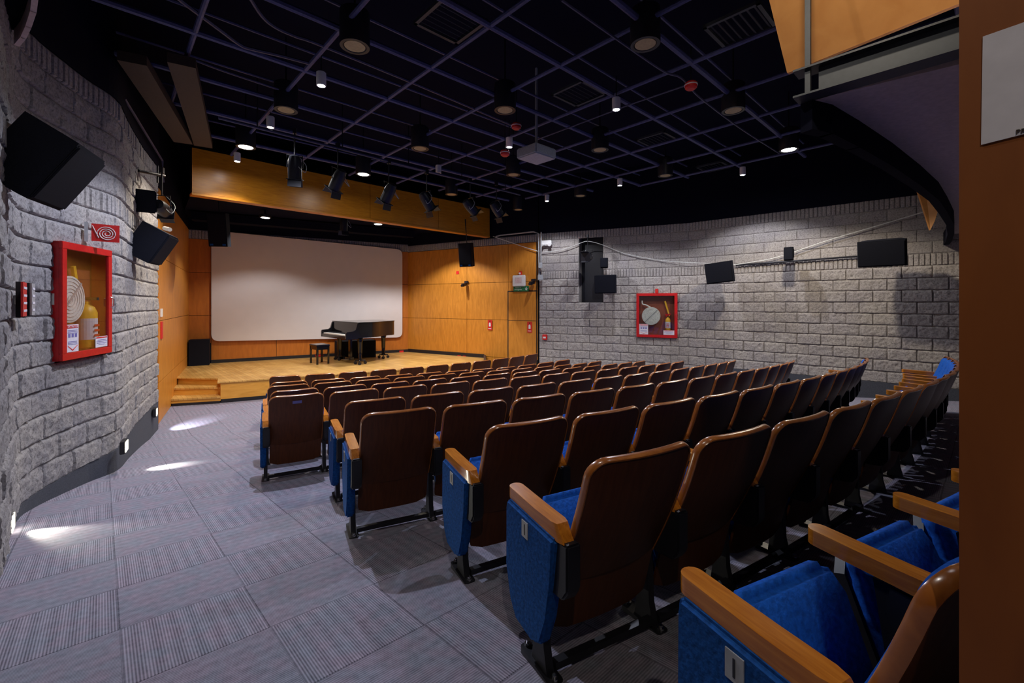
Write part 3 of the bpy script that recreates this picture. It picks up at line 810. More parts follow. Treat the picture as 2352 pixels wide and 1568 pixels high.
# lighting bar and stage spotlights
bar0 = Vector((-4.3, 6.44, CH + 2.72)); bar1 = Vector((.2, 11.0, CH + 2.72))
t = thing('lighting_bar', 'long thin bar carrying the stage spotlights below the ceiling', 'lighting bar', bar0)
b = BM(); xtube(b, [Vector((0, 0, 0)), bar1 - bar0], .022, 8); bmo('pipe', b, 'gridthin', t)
for k in range(5):
    q_ = (bar1 - bar0) * (.08 + .21 * k)
    b = BM(); xtube(b, [q_, q_ + Vector((0, 0, .8))], .01, 6); bmo('hanger', b, 'blackm', t)
def spotlight(loc, yaw, pitch, label, ln=.40, r=.105, grp='black stage spotlights', snoot=False):
    t = thing('stage_spotlight', label, 'spotlight', loc, yaw, grp)
    f = Matrix.Rotation(pitch, 4, 'X')            # barrel along local +y tilted down
    q = Matrix.Rotation(-PI / 2, 4, 'X')
    fr = f @ q
    b = BM(); xlathe(b, [(.03, -ln * .5), (r * .75, -ln * .45), (r * .95, -ln * .25), (r, 0), (r, ln * .45), (r * .92, ln * .45), (r * .9, ln * .40)], seg=24, frame=fr); bmo('barrel', b, 'blackm', t, autosmooth=True)
    b = BM(); xbox(b, fr @ Vector((0, 0, ln * .47)), (r * 2.3, r * 2.3, .012), fr.to_3x3()); 
    bmo('colour_frame', b, 'blackm', t)
    for s_, nm in ((1, 'barn_door'), (-1, 'barn_door')):
        b = BM(); xbox(b, fr @ Vector((0, s_ * r * 1.1, ln * .47 + .06)), (r * 1.9, .006, .12), fr.to_3x3() @ Matrix.Rotation(s_ * -.35, 3, 'X')); bmo(nm, b, 'blackm', t)
    b = BM(); xtube(b, [(-r * 1.12, 0, 0), (-r * 1.12, 0, .20), (r * 1.12, 0, .20), (r * 1.12, 0, 0)], .010, 6); bmo('yoke', b, 'blackm', t)
    b = BM(); xcyl(b, (0, 0, .20), (0, 0, .6), .012, seg=8); xbox(b, (0, 0, .6), (.05, .07, .09)); bmo('clamp', b, 'blackm', t)
    b = BM(); xtube(b, smooth3([Vector((.06, -.08, .0)), Vector((.16, -.10, -.09)), Vector((.17, 0, .05)), Vector((.05, .0, .2))]), .006, 6); bmo('safety_cable', b, 'grey', t)
    return t
dirs = [(677, 385, 20, -78, 'leftmost of the black stage spotlights, pointing straight down'), (776, 413, 60, -55, 'second stage spotlight from the left, tilted towards the stage'),
        (893, 443, 60, -55, 'third stage spotlight from the left, shiny and tilted to the stage'), (980, 462, -40, -50, 'fourth stage spotlight from the left'),
        (1080, 475, -50, -40, 'fifth stage spotlight from the left, tilted across the beam'), (1140, 480, -45, -45, 'rightmost stage spotlight by the right end of the beam')]
for px, py, yw, pt_, lab in dirs:
    k = (px - 1176) / F; Y = (bar0.x - .987 * bar0.y) / (k - .987)
    p = at(px, py, Y); spotlight(p, R(yw), R(pt_), lab)
# spotlight under the beam over the stage
p = at(790, 515, 12.4); spotlight(p, R(43), R(-85), 'black spotlight hanging behind the beam above the screen')
p = at(1010 + 18, 549, 13.6); 

# ------------------------------------------------------------------ loudspeakers
def surround(loc, rot, sz, label, name='wall_speaker'):
    w_, d_, h_ = sz
    t = thing(name, label, 'speaker', loc, 0); t.rotation_euler = rot
    b = BM(); xprism(b, [(-w_ / 2, -d_ / 2 + .08), (-w_ / 2 + .02, -d_ / 2 + .02), (w_ / 2 - .02, -d_ / 2 + .02), (w_ / 2, -d_ / 2 + .08), (w_ * .34, d_ / 2), (-w_ * .34, d_ / 2)], 'z', -h_ / 2, h_ / 2); bmo('cabinet', b, 'speaker', t, bevel=.008)
    b = BM(); xbox(b, (0, -d_ / 2 + .012, 0), (w_ * .94, .03, h_ * .94)); bmo('grille', b, 'speaker', t, bevel=.012)
    b = BM(); xcyl(b, (0, d_ / 2 - .01, 0), (0, d_ / 2 + .1, .03), .025, seg=10); xbox(b, (0, d_ / 2 + .1, .03), (.14, .02, .2)); bmo('bracket', b, 'blackm', t)
    return t
gw = None
surround(at(98, 375, 3.35), (R(33), 0, R(115)), (.50, .40, .52), 'big black loudspeaker tilted out from the left stone wall at upper left')
surround(at(347, 560, 6.6), (R(30), 0, R(113)), (.50, .40, .50), 'black loudspeaker on the left stone wall below the spotlight')
surround(at(1657, 625, 10.75), (R(6), R(-5), R(-46)), (.66, .40, .50), 'black loudspeaker on the right stone wall between the niche and the small speaker')
surround(at(2027, 580, 8.55), (R(10), 0, R(-46)), (.74, .44, .50), 'largest black loudspeaker on the right stone wall near the balcony')
surround(at(1393, 652, 12.4), (R(6), 0, R(-26)), (.62, .40, .50), 'black loudspeaker at the lower right of the tall niche')
t = surround(at(1812, 583, 9.95), (0, 0, R(-42)), (.19, .18, .30), 'small black loudspeaker above the ribbed band of the right stone wall')
t = surround(at(1388, 604, 12.55), (0, 0, R(-20)), (.22, .2, .28), 'small black box light on the edge of the tall niche')
def line_speaker(loc, yaw, pitch, w_, d_, h_, label):
    t = thing('stage_speaker', label, 'speaker', loc, 0); t.rotation_euler = (pitch, 0, yaw)
    b = BM(); xprism(b, [(-w_ / 2, -d_ / 2), (w_ / 2, -d_ / 2), (w_ * .32, d_ / 2), (-w_ * .32, d_ / 2)], 'z', -h_ / 2, h_ / 2); bmo('cabinet', b, 'speaker', t, bevel=.01)
    b = BM(); xbox(b, (0, -d_ / 2 - .005, .03), (w_ * .92, .02, h_ * .86)); bmo('grille', b, 'speaker', t)
    for s in (-1, 1):
        b = BM(); xbox(b, (s * w_ * .33, -d_ / 2 - .012, -h_ * .44), (w_ * .16, .02, h_ * .055)); bmo('badge', b, 'bluedark', t)
    b = BM(); xcyl(b, (0, 0, h_ / 2), (0, 0, h_ / 2 + .75), .015, seg=8); bmo('hanger', b, 'blackm', t)
line_speaker(at(507, 528, 11.2), R(8), R(8), .44, .36, .84, 'tall black loudspeaker hanging in front of the upper left screen corner')
line_speaker(at(1074, 585, 14.0), R(-22), R(8), .44, .36, .74, 'tall black loudspeaker hanging in front of the right wood wall')

# spotlights at the left wall and in the niche
sp_ = spotlight(at(372, 478, 7.0), R(20), R(-12), 'black spotlight on an arm at the far end of the left stone wall', .36, .10)
b = BM(); xbox(b, (0, 0, 0), (.26, .26, .34))
o = bmo('light_box', b, 'speaker', bevel=.015); o.location = at(334, 462, 6.75); o.rotation_euler = (R(10), 0, R(40))
tag(o, 'black box light above the left wall loudspeaker', 'light box')
b = BM(); xtube(b, [at(318, 392, 6.75), at(378, 404, 7.2)], .022, 8); xtube(b, [at(362, 380, 7.1), at(362, 420, 7.1)], .014, 6)
o = bmo('mounting_arm', b, 'blackm'); bpy.context.view_layer.update(); o.parent = sp_; o.matrix_parent_inverse = sp_.matrix_world.inverted()
spotlight(at(1350, 590, 12.6), R(150), R(-5), 'black spotlight inside the tall niche of the right wall', .42, .12)

# ------------------------------------------------------------------ hose cabinets
def cabinet(loc, rz, W, H, label, left):
    t = thing('hose_cabinet', label, 'fire hose cabinet', loc, rz)       # front faces local -y
    D = .16; fw = .075
    b = BM()
    xbox(b, (0, D / 2 - .01, H / 2 - .01), (W - .02, D, .02)); xbox(b, (0, D / 2 - .01, -H / 2 + .01), (W - .02, D, .02))
    for s in (-1, 1): xbox(b, (s * (W / 2 - .02), D / 2 - .01, 0), (.02, D, H - .02))
    bmo('box_sides', b, 'red', t)
    b = BM(); xbox(b, (0, D - .01, 0), (W - .03, .012, H - .03)); bmo('box_back', b, 'cabin', t)
    b = BM()
    xbox(b, (0, -.03, H / 2 - fw / 2), (W, .03, fw)); xbox(b, (0, -.03, -H / 2 + fw / 2), (W, .03, fw))
    for s in (-1, 1): xbox(b, (s * (W / 2 - fw / 2), -.03, 0), (fw, .03, H - 2 * fw + .002))
    dr = bmo('door_frame', b, 'red', t, bevel=.004)
    b = BM(); xbox(b, (0, -.028, 0), (W - 2 * fw + .02, .004, H - 2 * fw + .02)); bmo('glass_pane', b, 'glass', dr)
    b = BM(); xtube(b, [(W / 2 - .03, -.045, .05), (W / 2 - .03, -.075, .03), (W / 2 - .03, -.075, -.05), (W / 2 - .03, -.045, -.07)], .006, 8); bmo('handle', b, 'chrome', dr)
    # paper notices on the glass
    s1 = BM(); w1, h1 = W * .22, H * .235
    xbox(s1, (-W / 2 + fw + w1 / 2 + .005, -.034, -H / 2 + fw + h1 / 2 + .005), (w1, .002, h1)); n1 = bmo('notice', s1, 'paper', dr)
    cx_, cz_ = -W / 2 + fw + w1 / 2 + .005, -H / 2 + fw + h1 / 2 + .005
    b = BM(); xbox(b, (cx_, -.036, cz_ + h1 * .42), (w1 * .9, .002, h1 * .11)); bmo('notice_band', b, 'redsign', n1)
    text('lettering', 'EXTINTOR', w1 * .175, 'paper', n1, (cx_, -.038, cz_ + h1 * .42), (R(90), 0, 0), .0006)
    b = BM()
    for k in (-1, 0, 1): xbox(b, (cx_ + k * w1 * .27, -.036, cz_ + h1 * .10), (w1 * .17, .002, h1 * .13))
    for k in range(3): xbox(b, (cx_, -.036, cz_ + h1 * (.29 - .05 * k)), (w1 * .8, .002, h1 * .015))
    for k in range(3): xbox(b, (cx_, -.036, cz_ - h1 * (.12 + .05 * k)), (w1 * .75, .002, h1 * .014))
    bmo('notice_pictograms', b, 'tag', n1)
    b = BM(); xprism(b, [(cx_ - w1 * .42, cz_ - h1 * .27), (cx_ - w1 * .38, cz_ - h1 * .27), (cx_, cz_ - h1 * .42), (cx_ + w1 * .38, cz_ - h1 * .27), (cx_ + w1 * .42, cz_ - h1 * .27), (cx_, cz_ - h1 * .46)], 'y', -.037, -.035); bmo('notice_chevron', b, 'redsign', n1)
    w2, h2 = W * .26, H * .10; cx2, cz2 = W / 2 - fw - w2 / 2 - .005, -H / 2 + fw + h2 / 2 + .01
    b = BM(); xbox(b, (cx2, -.034, cz2), (w2, .002, h2)); n2 = bmo('notice', b, 'paper', dr)
    b = BM(); xbox(b, (cx2, -.036, cz2 + h2 * .4), (w2 * .92, .002, h2 * .1)); bmo('notice_band', b, 'redsign', n2)
    b = BM()
    for k in range(4): xbox(b, (cx2, -.036, cz2 + h2 * (.18 - .14 * k)), (w2 * (.7, .85, .8, .5)[k], .002, h2 * .035))
    bmo('notice_lines', b, 'tag', n2)
    return t
def rot2(v, a): return Vector((v[0] * math.cos(a) - v[1] * math.sin(a), v[0] * math.sin(a) + v[1] * math.cos(a), v[2]))
def hose(loc, rz, r, label, ex):
    t = thing('fire_hose', label, 'fire hose', loc, rz)
    b = BM(); xlathe(b, [(.02, -.035), (r, -.035), (r, .035), (.02, .035)], seg=32, frame=Matrix.Rotation(PI / 2, 4, 'X')); bmo('hose_coil', b, 'hose', t, autosmooth=True)
    b = BM()
    for k in range(6):
        rr = r * (.16 + .15 * k)
        xtube(b, [(rr * math.cos(a * PI / 12), -.037, rr * math.sin(a * PI / 12)) for a in range(25)], .003, 4)
    bmo('coil_lines', b, 'grey', t)
    b = BM(); xbox(b, (0, -.042, 0), (.018, .008, r * 2), Matrix.Rotation(R(45), 3, 'Y')); bmo('hose_strap', b, 'grey', t)
    b = BM(); xtube(b, smooth3([Vector((-.02, -.0, r * .98)), Vector((-r * .6, 0, r * 1.25)), Vector((-r * .95, 0, r * 1.35)), Vector((-r * 1.0, 0, r * 1.75))]), .018, 8); bmo('valve_pipe', b, 'hose', t)
    return t
def extinguisher(loc, rz, s, label):
    t = thing('fire_extinguisher', label, 'fire extinguisher', loc, rz)
    b = BM(); xlathe(b, [(.0, 0), (.055 * s, .0), (.06 * s, .01), (.06 * s, .25 * s), (.045 * s, .29 * s), (.02 * s, .31 * s), (.02 * s, .33 * s)], seg=24); bmo('cylinder', b, 'yellow', t, autosmooth=True)
    b = BM(); xlathe(b, [(.061 * s, .06 * s), (.061 * s, .21 * s)], seg=24); bmo('label_band', b, 'paper', t)
    b = BM()
    for k in range(3): xbox(b, (0, -.0625 * s, (.09 + .035 * k) * s), (.06 * s, .002, .015 * s))
    bmo('label_print', b, 'redsign', t)
    b = BM(); xbox(b, (0, -.02 * s, .35 * s), (.02 * s, .10 * s, .02 * s)); bmo('lever', b, 'black', t)
    return t
def axe(loc, rz, ln, tilt, label):
    t = thing('axe', label, 'axe', loc, rz)
    f = Matrix.Rotation(tilt, 4, 'Y')
    b = BM(); xprism(b, [(-.018, 0), (.018, 0), (.022, ln), (-.022, ln)], 'y', -.015, .015, f); bmo('handle', b, 'yellow', t, bevel=.006)
    b = BM(); xprism(b, [(-.09, .0), (-.10, .09), (-.03, .07), (.05, .065), (.05, .03), (-.03, .02)], 'y', -.02, .02, f); bmo('axe_head', b, 'red', t)
    return t
# left cabinet
cl = Vector((-4.615, 4.90, CH + .027)); rl = math.atan2(.86, -.24) + 0   # along wall direction
pA, pB = Vector((-4.59, 4.46)), Vector((-4.85, 5.30))
dirL = (pB - pA).normalized(); rzL = math.atan2(dirL.y, dirL.x)
# local x must run to the viewer's right: along +dirL (further away = right in the photo)
mc = (pA + pB) / 2
nL = Vector((dirL.y, -dirL.x))                      # towards the room
cpos = Vector((mc.x - nL.x * .02, mc.y - nL.y * .02, CH + .025))
cabinet(cpos, rzL, .885, 1.225, 'red fire hose cabinet with glass door on the left stone wall', True)
def inL(x, y, z): return cpos + rot2((x, y, z), rzL)
hose(inL(-.19, .06, .02), rzL, .25, 'white coiled hose inside the left red cabinet', None)
extinguisher(inL(.19, .080, -.53), rzL, 1.6, 'yellow extinguisher with white label inside the left red cabinet')
axe(inL(.10, .09, -.10), rzL, .50, R(-14), 'yellow handled axe leaning inside the left red cabinet')
# right cabinet
wp = Path([(3.37, 12.75), (4.87, 12.0)])
def on_rw(px, off=.0):
    """point on right stone wall at column px"""
    k = (px - 1176) / F
    for i in range(len(RW.p) - 1):
        p, q2 = RW.p[i], RW.p[i + 1]; d = (q2 - p); den = d.x - k * d.y
        t = (k * p.y - p.x) / den
        if -1e-6 <= t <= 1.0001:
            pp = p + d * t; dn = d.normalized(); n = Vector((dn.y, -dn.x))
            return pp + n * off, math.atan2(d.y, d.x)
    return None
def rwp(px, py, off):
    p, rz = on_rw(px, off); return Vector((p.x, p.y, CH - (py - 697) / F * p.y)), rz
cR, rzC = rwp(1509, 724, .05)
cabinet(cR, rzC, 1.10, 1.24, 'red fire hose cabinet with glass door on the right stone wall', False)
def inR(x, y, z): return cR + rot2((x, y, z), rzC)
hose(inR(-.16, .06, -.02), rzC, .25, 'white coiled hose inside the right red cabinet', None)
extinguisher(inR(.29, .07, -.42), rzC, 1.15, 'small yellow extinguisher inside the right red cabinet')
axe(inR(.33, .10, -.02), rzC, .44, R(-16), 'yellow handled axe inside the right red cabinet')
b = BM(); q1, r1 = rwp(1509, 668, .05); xbox(b, (0, 0, 0), (.08, .06, .12)); o = bmo('valve_bracket', b, 'redsign', bevel=.01); o.location = q1; o.rotation_euler = (0, 0, r1)
tag(o, 'small reddish fitting on the stone above the right red cabinet', 'fitting')
q1, r1 = rwp(1253, 774, .06)
t = thing('call_point', 'small red alarm call point on the stone beside the wood wall', 'alarm', q1, r1)
b = BM(); xbox(b, (0, 0, 0), (.15, .07, .17)); bmo('housing', b, 'redsign', t, bevel=.01)
b = BM(); xbox(b, (0, -.037, -.01), (.08, .006, .05)); bmo('push_plate', b, 'white', t)
# emergency light
q1, r1 = rwp(1258, 558, .10)
t = thing('emergency_light', 'white twin emergency light at the top corner of the stone wall', 'emergency light', q1, r1)
b = BM(); xbox(b, (0, 0, 0), (.34, .12, .16)); bmo('housing', b, 'white', t, bevel=.02)
for s in (-1, 1):
    b = BM(); xcyl(b, (s * .1, -.05, -.05), (s * .13, -.12, -.07), .04, .05, 16); bmo('lamp_head', b, 'white', t)
# cables along the right wall
def cable(lst, off, r, label, mat='hose', cat='cable', name='cable'):
    P = [rwp(x, y, off)[0] for x, y in lst]
    b = BM(); xtube(b, smooth3(P), r, 6); return tag(bmo(name, b, mat), label, cat)
cable([(1245, 579), (1290, 574), (1330, 560), (1352, 554), (1385, 562), (1440, 583), (1530, 599), (1640, 605), (1690, 607)], .09, .009, 'white cable sagging across the stone wall over the niche')
cable([(1690, 608), (1760, 597), (1812, 583), (1900, 553), (2010, 520), (2110, 490), (2132, 484)], .09, .011, 'white cable rising over the right stone wall to the balcony')
cable([(1692, 609), (1800, 601), (1975, 588)], .07, .022, 'black conduit between the two loudspeakers on the right stone wall', 'blackm', 'conduit', 'wall_conduit')
P = [wallpt(1133, 544, *WR)[0] + Vector((0, -.12, 0)), wallpt(1180, 560, *WR)[0] + Vector((0, -.12, 0)), wallpt(1210, 570, *WR)[0] + Vector((0, -.1, 0)), rwp(1245, 579, .09)[0]]
b = BM(); xtube(b, smooth3(P), .012, 6); tag(bmo('cable', b, 'hose'), 'white cable from the beam end to the corner of the wood wall', 'cable')
b = BM(); xtube(b, [at(1139, 543, 14.6), at(1150, 540, 14.5), at(1225, 532, 13.75), at(1237, 536, 13.7), at(1238, 640, 13.7)], .022, 8)
o = tag(bmo('wall_conduit', b, 'grey'), 'grey conduit bending down the corner between wood and stone walls', 'conduit')
b = BM(); xtube(b, [at(1243, 533, 13.6), at(1242, 612, 13.6)], .022, 8); xbox(b, at(1241, 609, 13.6), (.12, .1, .16))
tag(bmo('wall_conduit', b, 'grey'), 'grey conduit with junction box on the stone wall corner', 'conduit')
def camera_box(p, rz, label):
    t = thing('wall_camera', label, 'camera', p, rz)
    b = BM(); xbox(b, (0, 0, 0), (.10, .22, .10), Matrix.Rotation(R(15), 3, 'X')); bmo('camera_body', b, 'blackm', t, bevel=.01)
    b = BM(); xcyl(b, (0, -.1, -.03), (0, -.16, -.045), .035, seg=14); bmo('camera_lens', b, 'black', t)
    b = BM(); xcyl(b, (0, .06, .0), (0, .13, .1), .014, seg=8); xbox(b, (0, .12, .1), (.16, .03, .06)); bmo('bracket', b, 'blackm', t)
pp = wallpt(1074, 654, *WR)[0]; camera_box(Vector((pp.x - .1, pp.y - .16, pp.z)), rzR, 'small black camera on the panel joint below the hanging speaker')
pp = wallpt(1228, 650, *WR)[0]; camera_box(Vector((pp.x - .1, pp.y - .16, pp.z)), rzR, 'small black camera right of the white wall box')
b = BM(); xbox(b, (0, 0, 0), (.16, .16, .16)); o = bmo('junction_box', b, 'grey', bevel=.01); o.location = at(1241, 637, 13.6); tag(o, 'grey junction box at the wood and stone corner', 'junction box')
# hose sign on the left wall
t = thing('hose_sign', 'red square sign with white hose spiral above the left cabinet', 'sign', Vector((-4.62, 5.0, CH + .80)), R(43))
b = BM(); xbox(b, (0, 0, 0), (.235, .008, .195)); bmo('sign_plate', b, 'red', t)
b = BM(); P = []
for k in range(90):
    a = k / 89 * 6.6 * PI; r_ = .012 + .0035 * a; P.append(Vector((.01 + r_ * math.cos(a + 1.9), -.007, -.008 + r_ * math.sin(a + 1.9))))
P.append(Vector((-.11, -.007, .075)))
xtube(b, P, .0042, 5); bmo('hose_pictogram', b, 'white', t)
b = BM(); xbox(b, (-.16, .0, 0), (.03, .012, .22)); bmo('sign_edge', b, 'grey', t)
# two signs seen almost edge on at the far left
for px, Y, mt, lab, az in [(24, 3.45, 'redsign', 'narrow red sign seen edge-on at the far left of the stone wall', 0), (46, 3.72, 'grey', 'narrow grey sign seen edge-on right of the red one', 1)]:
    t = thing('edge_sign', lab, 'sign', at(px, 687, Y) + Vector((.05, .05, 0)), R(134))
    b = BM(); xbox(b, (0, 0, 0), (.30, .012, .27)); bmo('sign_plate', b, mt, t)
    b = BM(); 
    for k in range(4): xbox(b, (0, -.008, .09 - .06 * k), (.24, .003, .018))
    bmo('sign_lines', b, 'paper', t)
    b = BM(); xbox(b, (.14, .03, 0), (.012, .05, .29)); bmo('sign_bracket', b, 'black', t)

# left upper corner: dark round hood with pale rim
hp = [at(x, y, 2.0 * F / (697 - y)) for x, y in [(45, 107), (60, 90), (72, 65), (84, 30), (88, 0), (86, -45), (74, -110)]]
t = thing('ceiling_hood', 'dark curved hood with pale rim at the top left corner', 'hood', hp[0])
b = BM()
for q1, q2 in zip(hp, hp[1:]):
    m, ln = frame2((q1.x, q1.y), (q2.x, q2.y)); xprism(b, [(-.004, CH + 2.0), (ln + .004, CH + 2.0), (ln + .004, CH + 2.5), (-.004, CH + 2.5)], 'y', -.03, 0, tframe(t, m))
bmo('hood_rim', b, 'soffit', t)
b = BM(); xprism(b, [(p.x, p.y) for p in hp] + [(-3.1, 1.9), (-3.3, 2.3), (-3.85, 2.9), (-4.1, 3.3)], 'z', CH + 2.12, CH + 2.16, Matrix.Translation(-hp[0])); bmo('hood_underside', b, 'ceilwall', t)

# step lights in the baseboard
def steplight(px, py, Y, rz, tx, ty, watt, label):
    p = at(px, py, Y)
    t = thing('step_light', label, 'step light', p, rz, 'step lights along the left wall')
    b = BM(); xbox(b, (0, .02, 0), (.20, .05, .15)); bmo('housing', b, 'black', t, bevel=.006)
    b = BM(); xbox(b, (0, -.008, 0), (.16, .008, .115)); bmo('glass_face', b, 'stepglow', t)
    n = rot2((0, -1, 0), rz)
    l0 = p + n * .05
    spot('step_light_beam', l0, (tx, ty, floor_z(tx, ty)), watt, (1, .95, .74) if watt < 70 else (.9, .9, 1), 46, .8, .02)
def fpt(px, py):
    kx, ky = (px - 1176) / F, (py - 697) / F
    Y = 1.356 / (ky + .0367 * kx - .0997)
    if Y < 0 or 1.356 - .0367 * kx * Y + .0997 * Y > CH: Y = CH / ky
    return kx * Y, Y
tx, ty = fpt(170, 1225); steplight(27, 1200, 3.60, R(134), tx, ty, 60, 'step light in the left baseboard nearest the camera')
tx, ty = fpt(380, 1072); steplight(289, 1024, 5.42, R(123), tx, ty, 60, 'step light in the left baseboard below the loudspeaker')
tx, ty = fpt(432, 977); steplight(359, 946, 7.80, R(125), tx, ty, 90, 'farthest step light in the left baseboard by the wood wall')

# small things on the left wood wall
uu = Vector(LC).lerp(Vector(BL), .02)
rzW = math.atan2(BL[1] - LC[1], BL[0] - LC[0])
def lwall(px, py, w_, h_, mat, name, label, cat):
    pt, u = wallpt(px, py, LC, BL); b = BM(); xbox(b, (0, 0, 0), (w_, .02, h_)); o = bmo(name, b, mat); o.location = mL @ Vector((u, -.032, pt.z)); o.rotation_euler = (0, 0, rzW); tag(o, label, cat)
lwall(366.5, 718, .16, .16, 'white', 'light_switch', 'white switch plate at the near edge of the left wood wall', 'switch')
lwall(367, 758, .20, .34, 'redsign', 'fire_sign', 'narrow red sign seen edge-on on the left wood wall', 'sign')
o = bpy.data.objects.new('exit_camera', None)
bpy.data.objects.remove(o)
b = BM(); xcyl(b, at(378, 524, 7.6), at(390, 527, 7.5), .035, seg=12)
tag(bmo('wall_camera', b, 'white'), 'small white bullet camera beside the left wall loudspeaker', 'camera')

# ------------------------------------------------------------------ balcony at the right
hs = 1.35
inner_px = [(1868, 229), (1912, 240), (1974, 277), (2050, 328), (2114, 379), (2156, 418), (2176, 452), (2191, 484), (2192, 510), (2186, 530), (2178, 541)]
ipts = [ath(x, y, hs) for x, y in inner_px]
zs_ = CH + hs
poly = [(p.x, p.y) for p in ipts] + [(10.4, 6.9), (10.4, 1.5), (4.2, 1.0)]
p2205 = ath(2230, 141, hs)
poly = [(p.x, p.y) for p in ipts] + [(9.3, 7.9), (10.2, 6.9), (10.2, 1.5), (p2205.x + (p2205.x - ipts[0].x) * .8, p2205.y + (p2205.y - ipts[0].y) * .8)]
b = BM(); xprism(b, poly, 'z', zs_, zs_ + .05); struct(bmo('balcony_soffit', b, 'soffit'))
b = BM()
ext = [ath(1824, 190, hs)] + ipts
for q1, q2 in zip(ipts, ipts[1:]):
    m, ln = frame2((q1.x, q1.y), (q2.x, q2.y))
    xprism(b, [(-.01, zs_ - hs * .145), (ln + .01, zs_ - hs * .145), (ln + .01, zs_ + .05), (-.01, zs_ + .05)], 'y', 0, .08, m)
struct(bmo('balcony_rim', b, 'ceilwall'))
# steel beam along the near edge of the soffit
g0 = ath(1830, 242, hs - .02); g1 = ath(2230, 128, hs - .02)
dd = (g1 - g0); g1 = g0 + dd * 1.6; m, ln = frame2((g0.x, g0.y), (g1.x, g1.y), zs_)
t = thing('steel_beam', 'dark steel beam under the near edge of the balcony at upper right', 'beam', (g0.x, g0.y, zs_))
fm = tframe(t, m)
b = BM(); xprism(b, [(0, 0), (ln, 0), (ln, .012), (0, .012)], 'y', -.09, .05, fm); bmo('bottom_flange', b, 'duct', t)
b = BM(); xprism(b, [(.13, .012), (ln, .012), (ln, .17), (.13, .17)], 'y', -.03, -.015, fm); bmo('web', b, 'duct', t)
b = BM(); xprism(b, [(0, .17), (ln, .17), (ln, .182), (0, .182)], 'y', -.09, .05, fm); bmo('top_flange', b, 'black', t)
b = BM(); xprism(b, [(.06, .012), (.09, .012), (.09, 1.2), (.06, 1.2)], 'y', -.06, -.03, fm); bmo('hanger_plate', b, 'duct', t)
# slanted wooden reflector panels
c0 = ath(1808, 168, 1.88); dv2 = Vector((.556, -.831)); m, ln = frame2((c0.x, c0.y), (c0.x + dv2.x, c0.y + dv2.y), 0)
lean = Matrix(((1, 0, 0, 0), (0, 1, -.6, .6 * (CH + 1.88)), (0, 0, 1, 0), (0, 0, 0, 1)))
b = BM(); xprism(b, [(0, CH + 1.88), (2.0, CH + 1.88), (2.0, CH + 2.85), (0, CH + 2.85)], 'y', 0, .035, m @ lean)
tag(bmo('wooden_bulkhead', b, 'reflector'), 'large leaning orange wooden board hanging from the ceiling at the top right corner', 'wooden board')
b = BM()
wq = [(2103, 423, 8.55), (2128, 448, 8.45), (2152, 468, 8.3), (2153, 488, 8.3), (2147, 508, 8.32), (2137, 528, 8.37)]
P = [at(*v) for v in wq]
vs = [b.verts.new(p) for p in P]; vs2 = [b.verts.new(p + Vector((.02, .05, 0))) for p in P]
b.faces.new(vs); b.faces.new(list(reversed(vs2)))
for i in range(len(P)): b.faces.new((vs[i], vs2[i], vs2[(i + 1) % len(P)], vs[(i + 1) % len(P)]))
tag(bmo('wooden_reflector', b, 'reflector'), 'pointed orange wooden panel under the far end of the balcony', 'ceiling panel')

# ------------------------------------------------------------------ wooden post at the right edge with paper
e = Vector((.732, .72)); dv = Vector((.556, -.831)); m, ln = frame2(e, e + dv * 1.6)
b = BM(); xprism(b, [(0, floor_z(.8, .6) - .3), (1.6, floor_z(.8, .6) - .3), (1.6, CH + 3.9), (0, CH + 3.9)], 'y', 0, .03, m)
struct(bmo('wall_near_right', b, 'post'))
def postuv(px, py):
    k = (px - 1176) / F; t = (k * e.y - e.x) / (dv.x - k * dv.y); Y = e.y + dv.y * t
    return t, CH - (py - 697) / F * Y
ps = [postuv(2258, 85), postuv(2450, 18), postuv(2450, 284), postuv(2254, 333)]
t = thing('paper_sheet', 'white paper sheet fixed to the brown wooden panel at the right edge', 'paper', (e.x, e.y, CH))
fm = tframe(t, m)
b = BM(); xprism(b, list(reversed(ps)), 'y', -.002, -.0005, fm); bmo('sheet', b, 'paper', t)
fr3 = fm.to_3x3()
lt = text('lettering', 'PR', .010, 'finbrown', t, fm @ Vector((postuv(2346, 300)[0], -.0022, postuv(2344, 303)[1])), (R(90), 0, math.atan2(dv.y, dv.x)))

# ------------------------------------------------------------------ grand piano and bench
PS = 1.27
pm = Vector((-5.22, 13.72)); prz = math.atan2(.70, .715) - PI / 2
pn = thing('grand_piano', 'black grand piano with closed lid on the stage', 'piano', (pm.x, pm.y, ST), prz)
def outline(k=0.0):
    pts = [(-.74 - k, 0.0), (.74 + k, 0.0)]
    R_ = [(.74 + k, .30), (.73 + k, .45), (.68 + k, .62), (.56 + k, .80), (.44 + k, .98), (.38 + k, 1.18), (.34 + k, 1.36), (.26 + k * .8, 1.50 + k * .6), (.10, 1.58 + k), (-.20, 1.60 + k), (-.48, 1.58 + k), (-.66 - k * .7, 1.50 + k * .7), (-.74 - k, 1.34)]
    return [(x, y * .80 if y > 0 else y) for x, y in pts + R_]
S_ = Matrix.Scale(PS, 4)
b = BM(); xprism(b, [(x, y) for x, y in outline() if True], 'z', .64, .985, S_); bmo('case', b, 'gloss', pn, bevel=.006)
b = BM(); xprism(b, outline(.012), 'z', .987, 1.008, S_); bmo('lid', b, 'gloss', pn, bevel=.003)
b = BM()
for s in (-1, 1):
    xprism(b, [(0, .62), (0, .98), (-.02, .98), (-.06, .84), (-.12, .80), (-.27, .79), (-.29, .76), (-.29, .62)], 'x', s * .74, s * .69, S_)
bmo('key_cheek', b, 'gloss', pn, bevel=.004)
b = BM(); xprism(b, [(-.69, -.285), (.69, -.285), (.69, .0), (-.69, .0)], 'z', .62, .70, S_); bmo('key_bed', b, 'gloss', pn, bevel=.004)
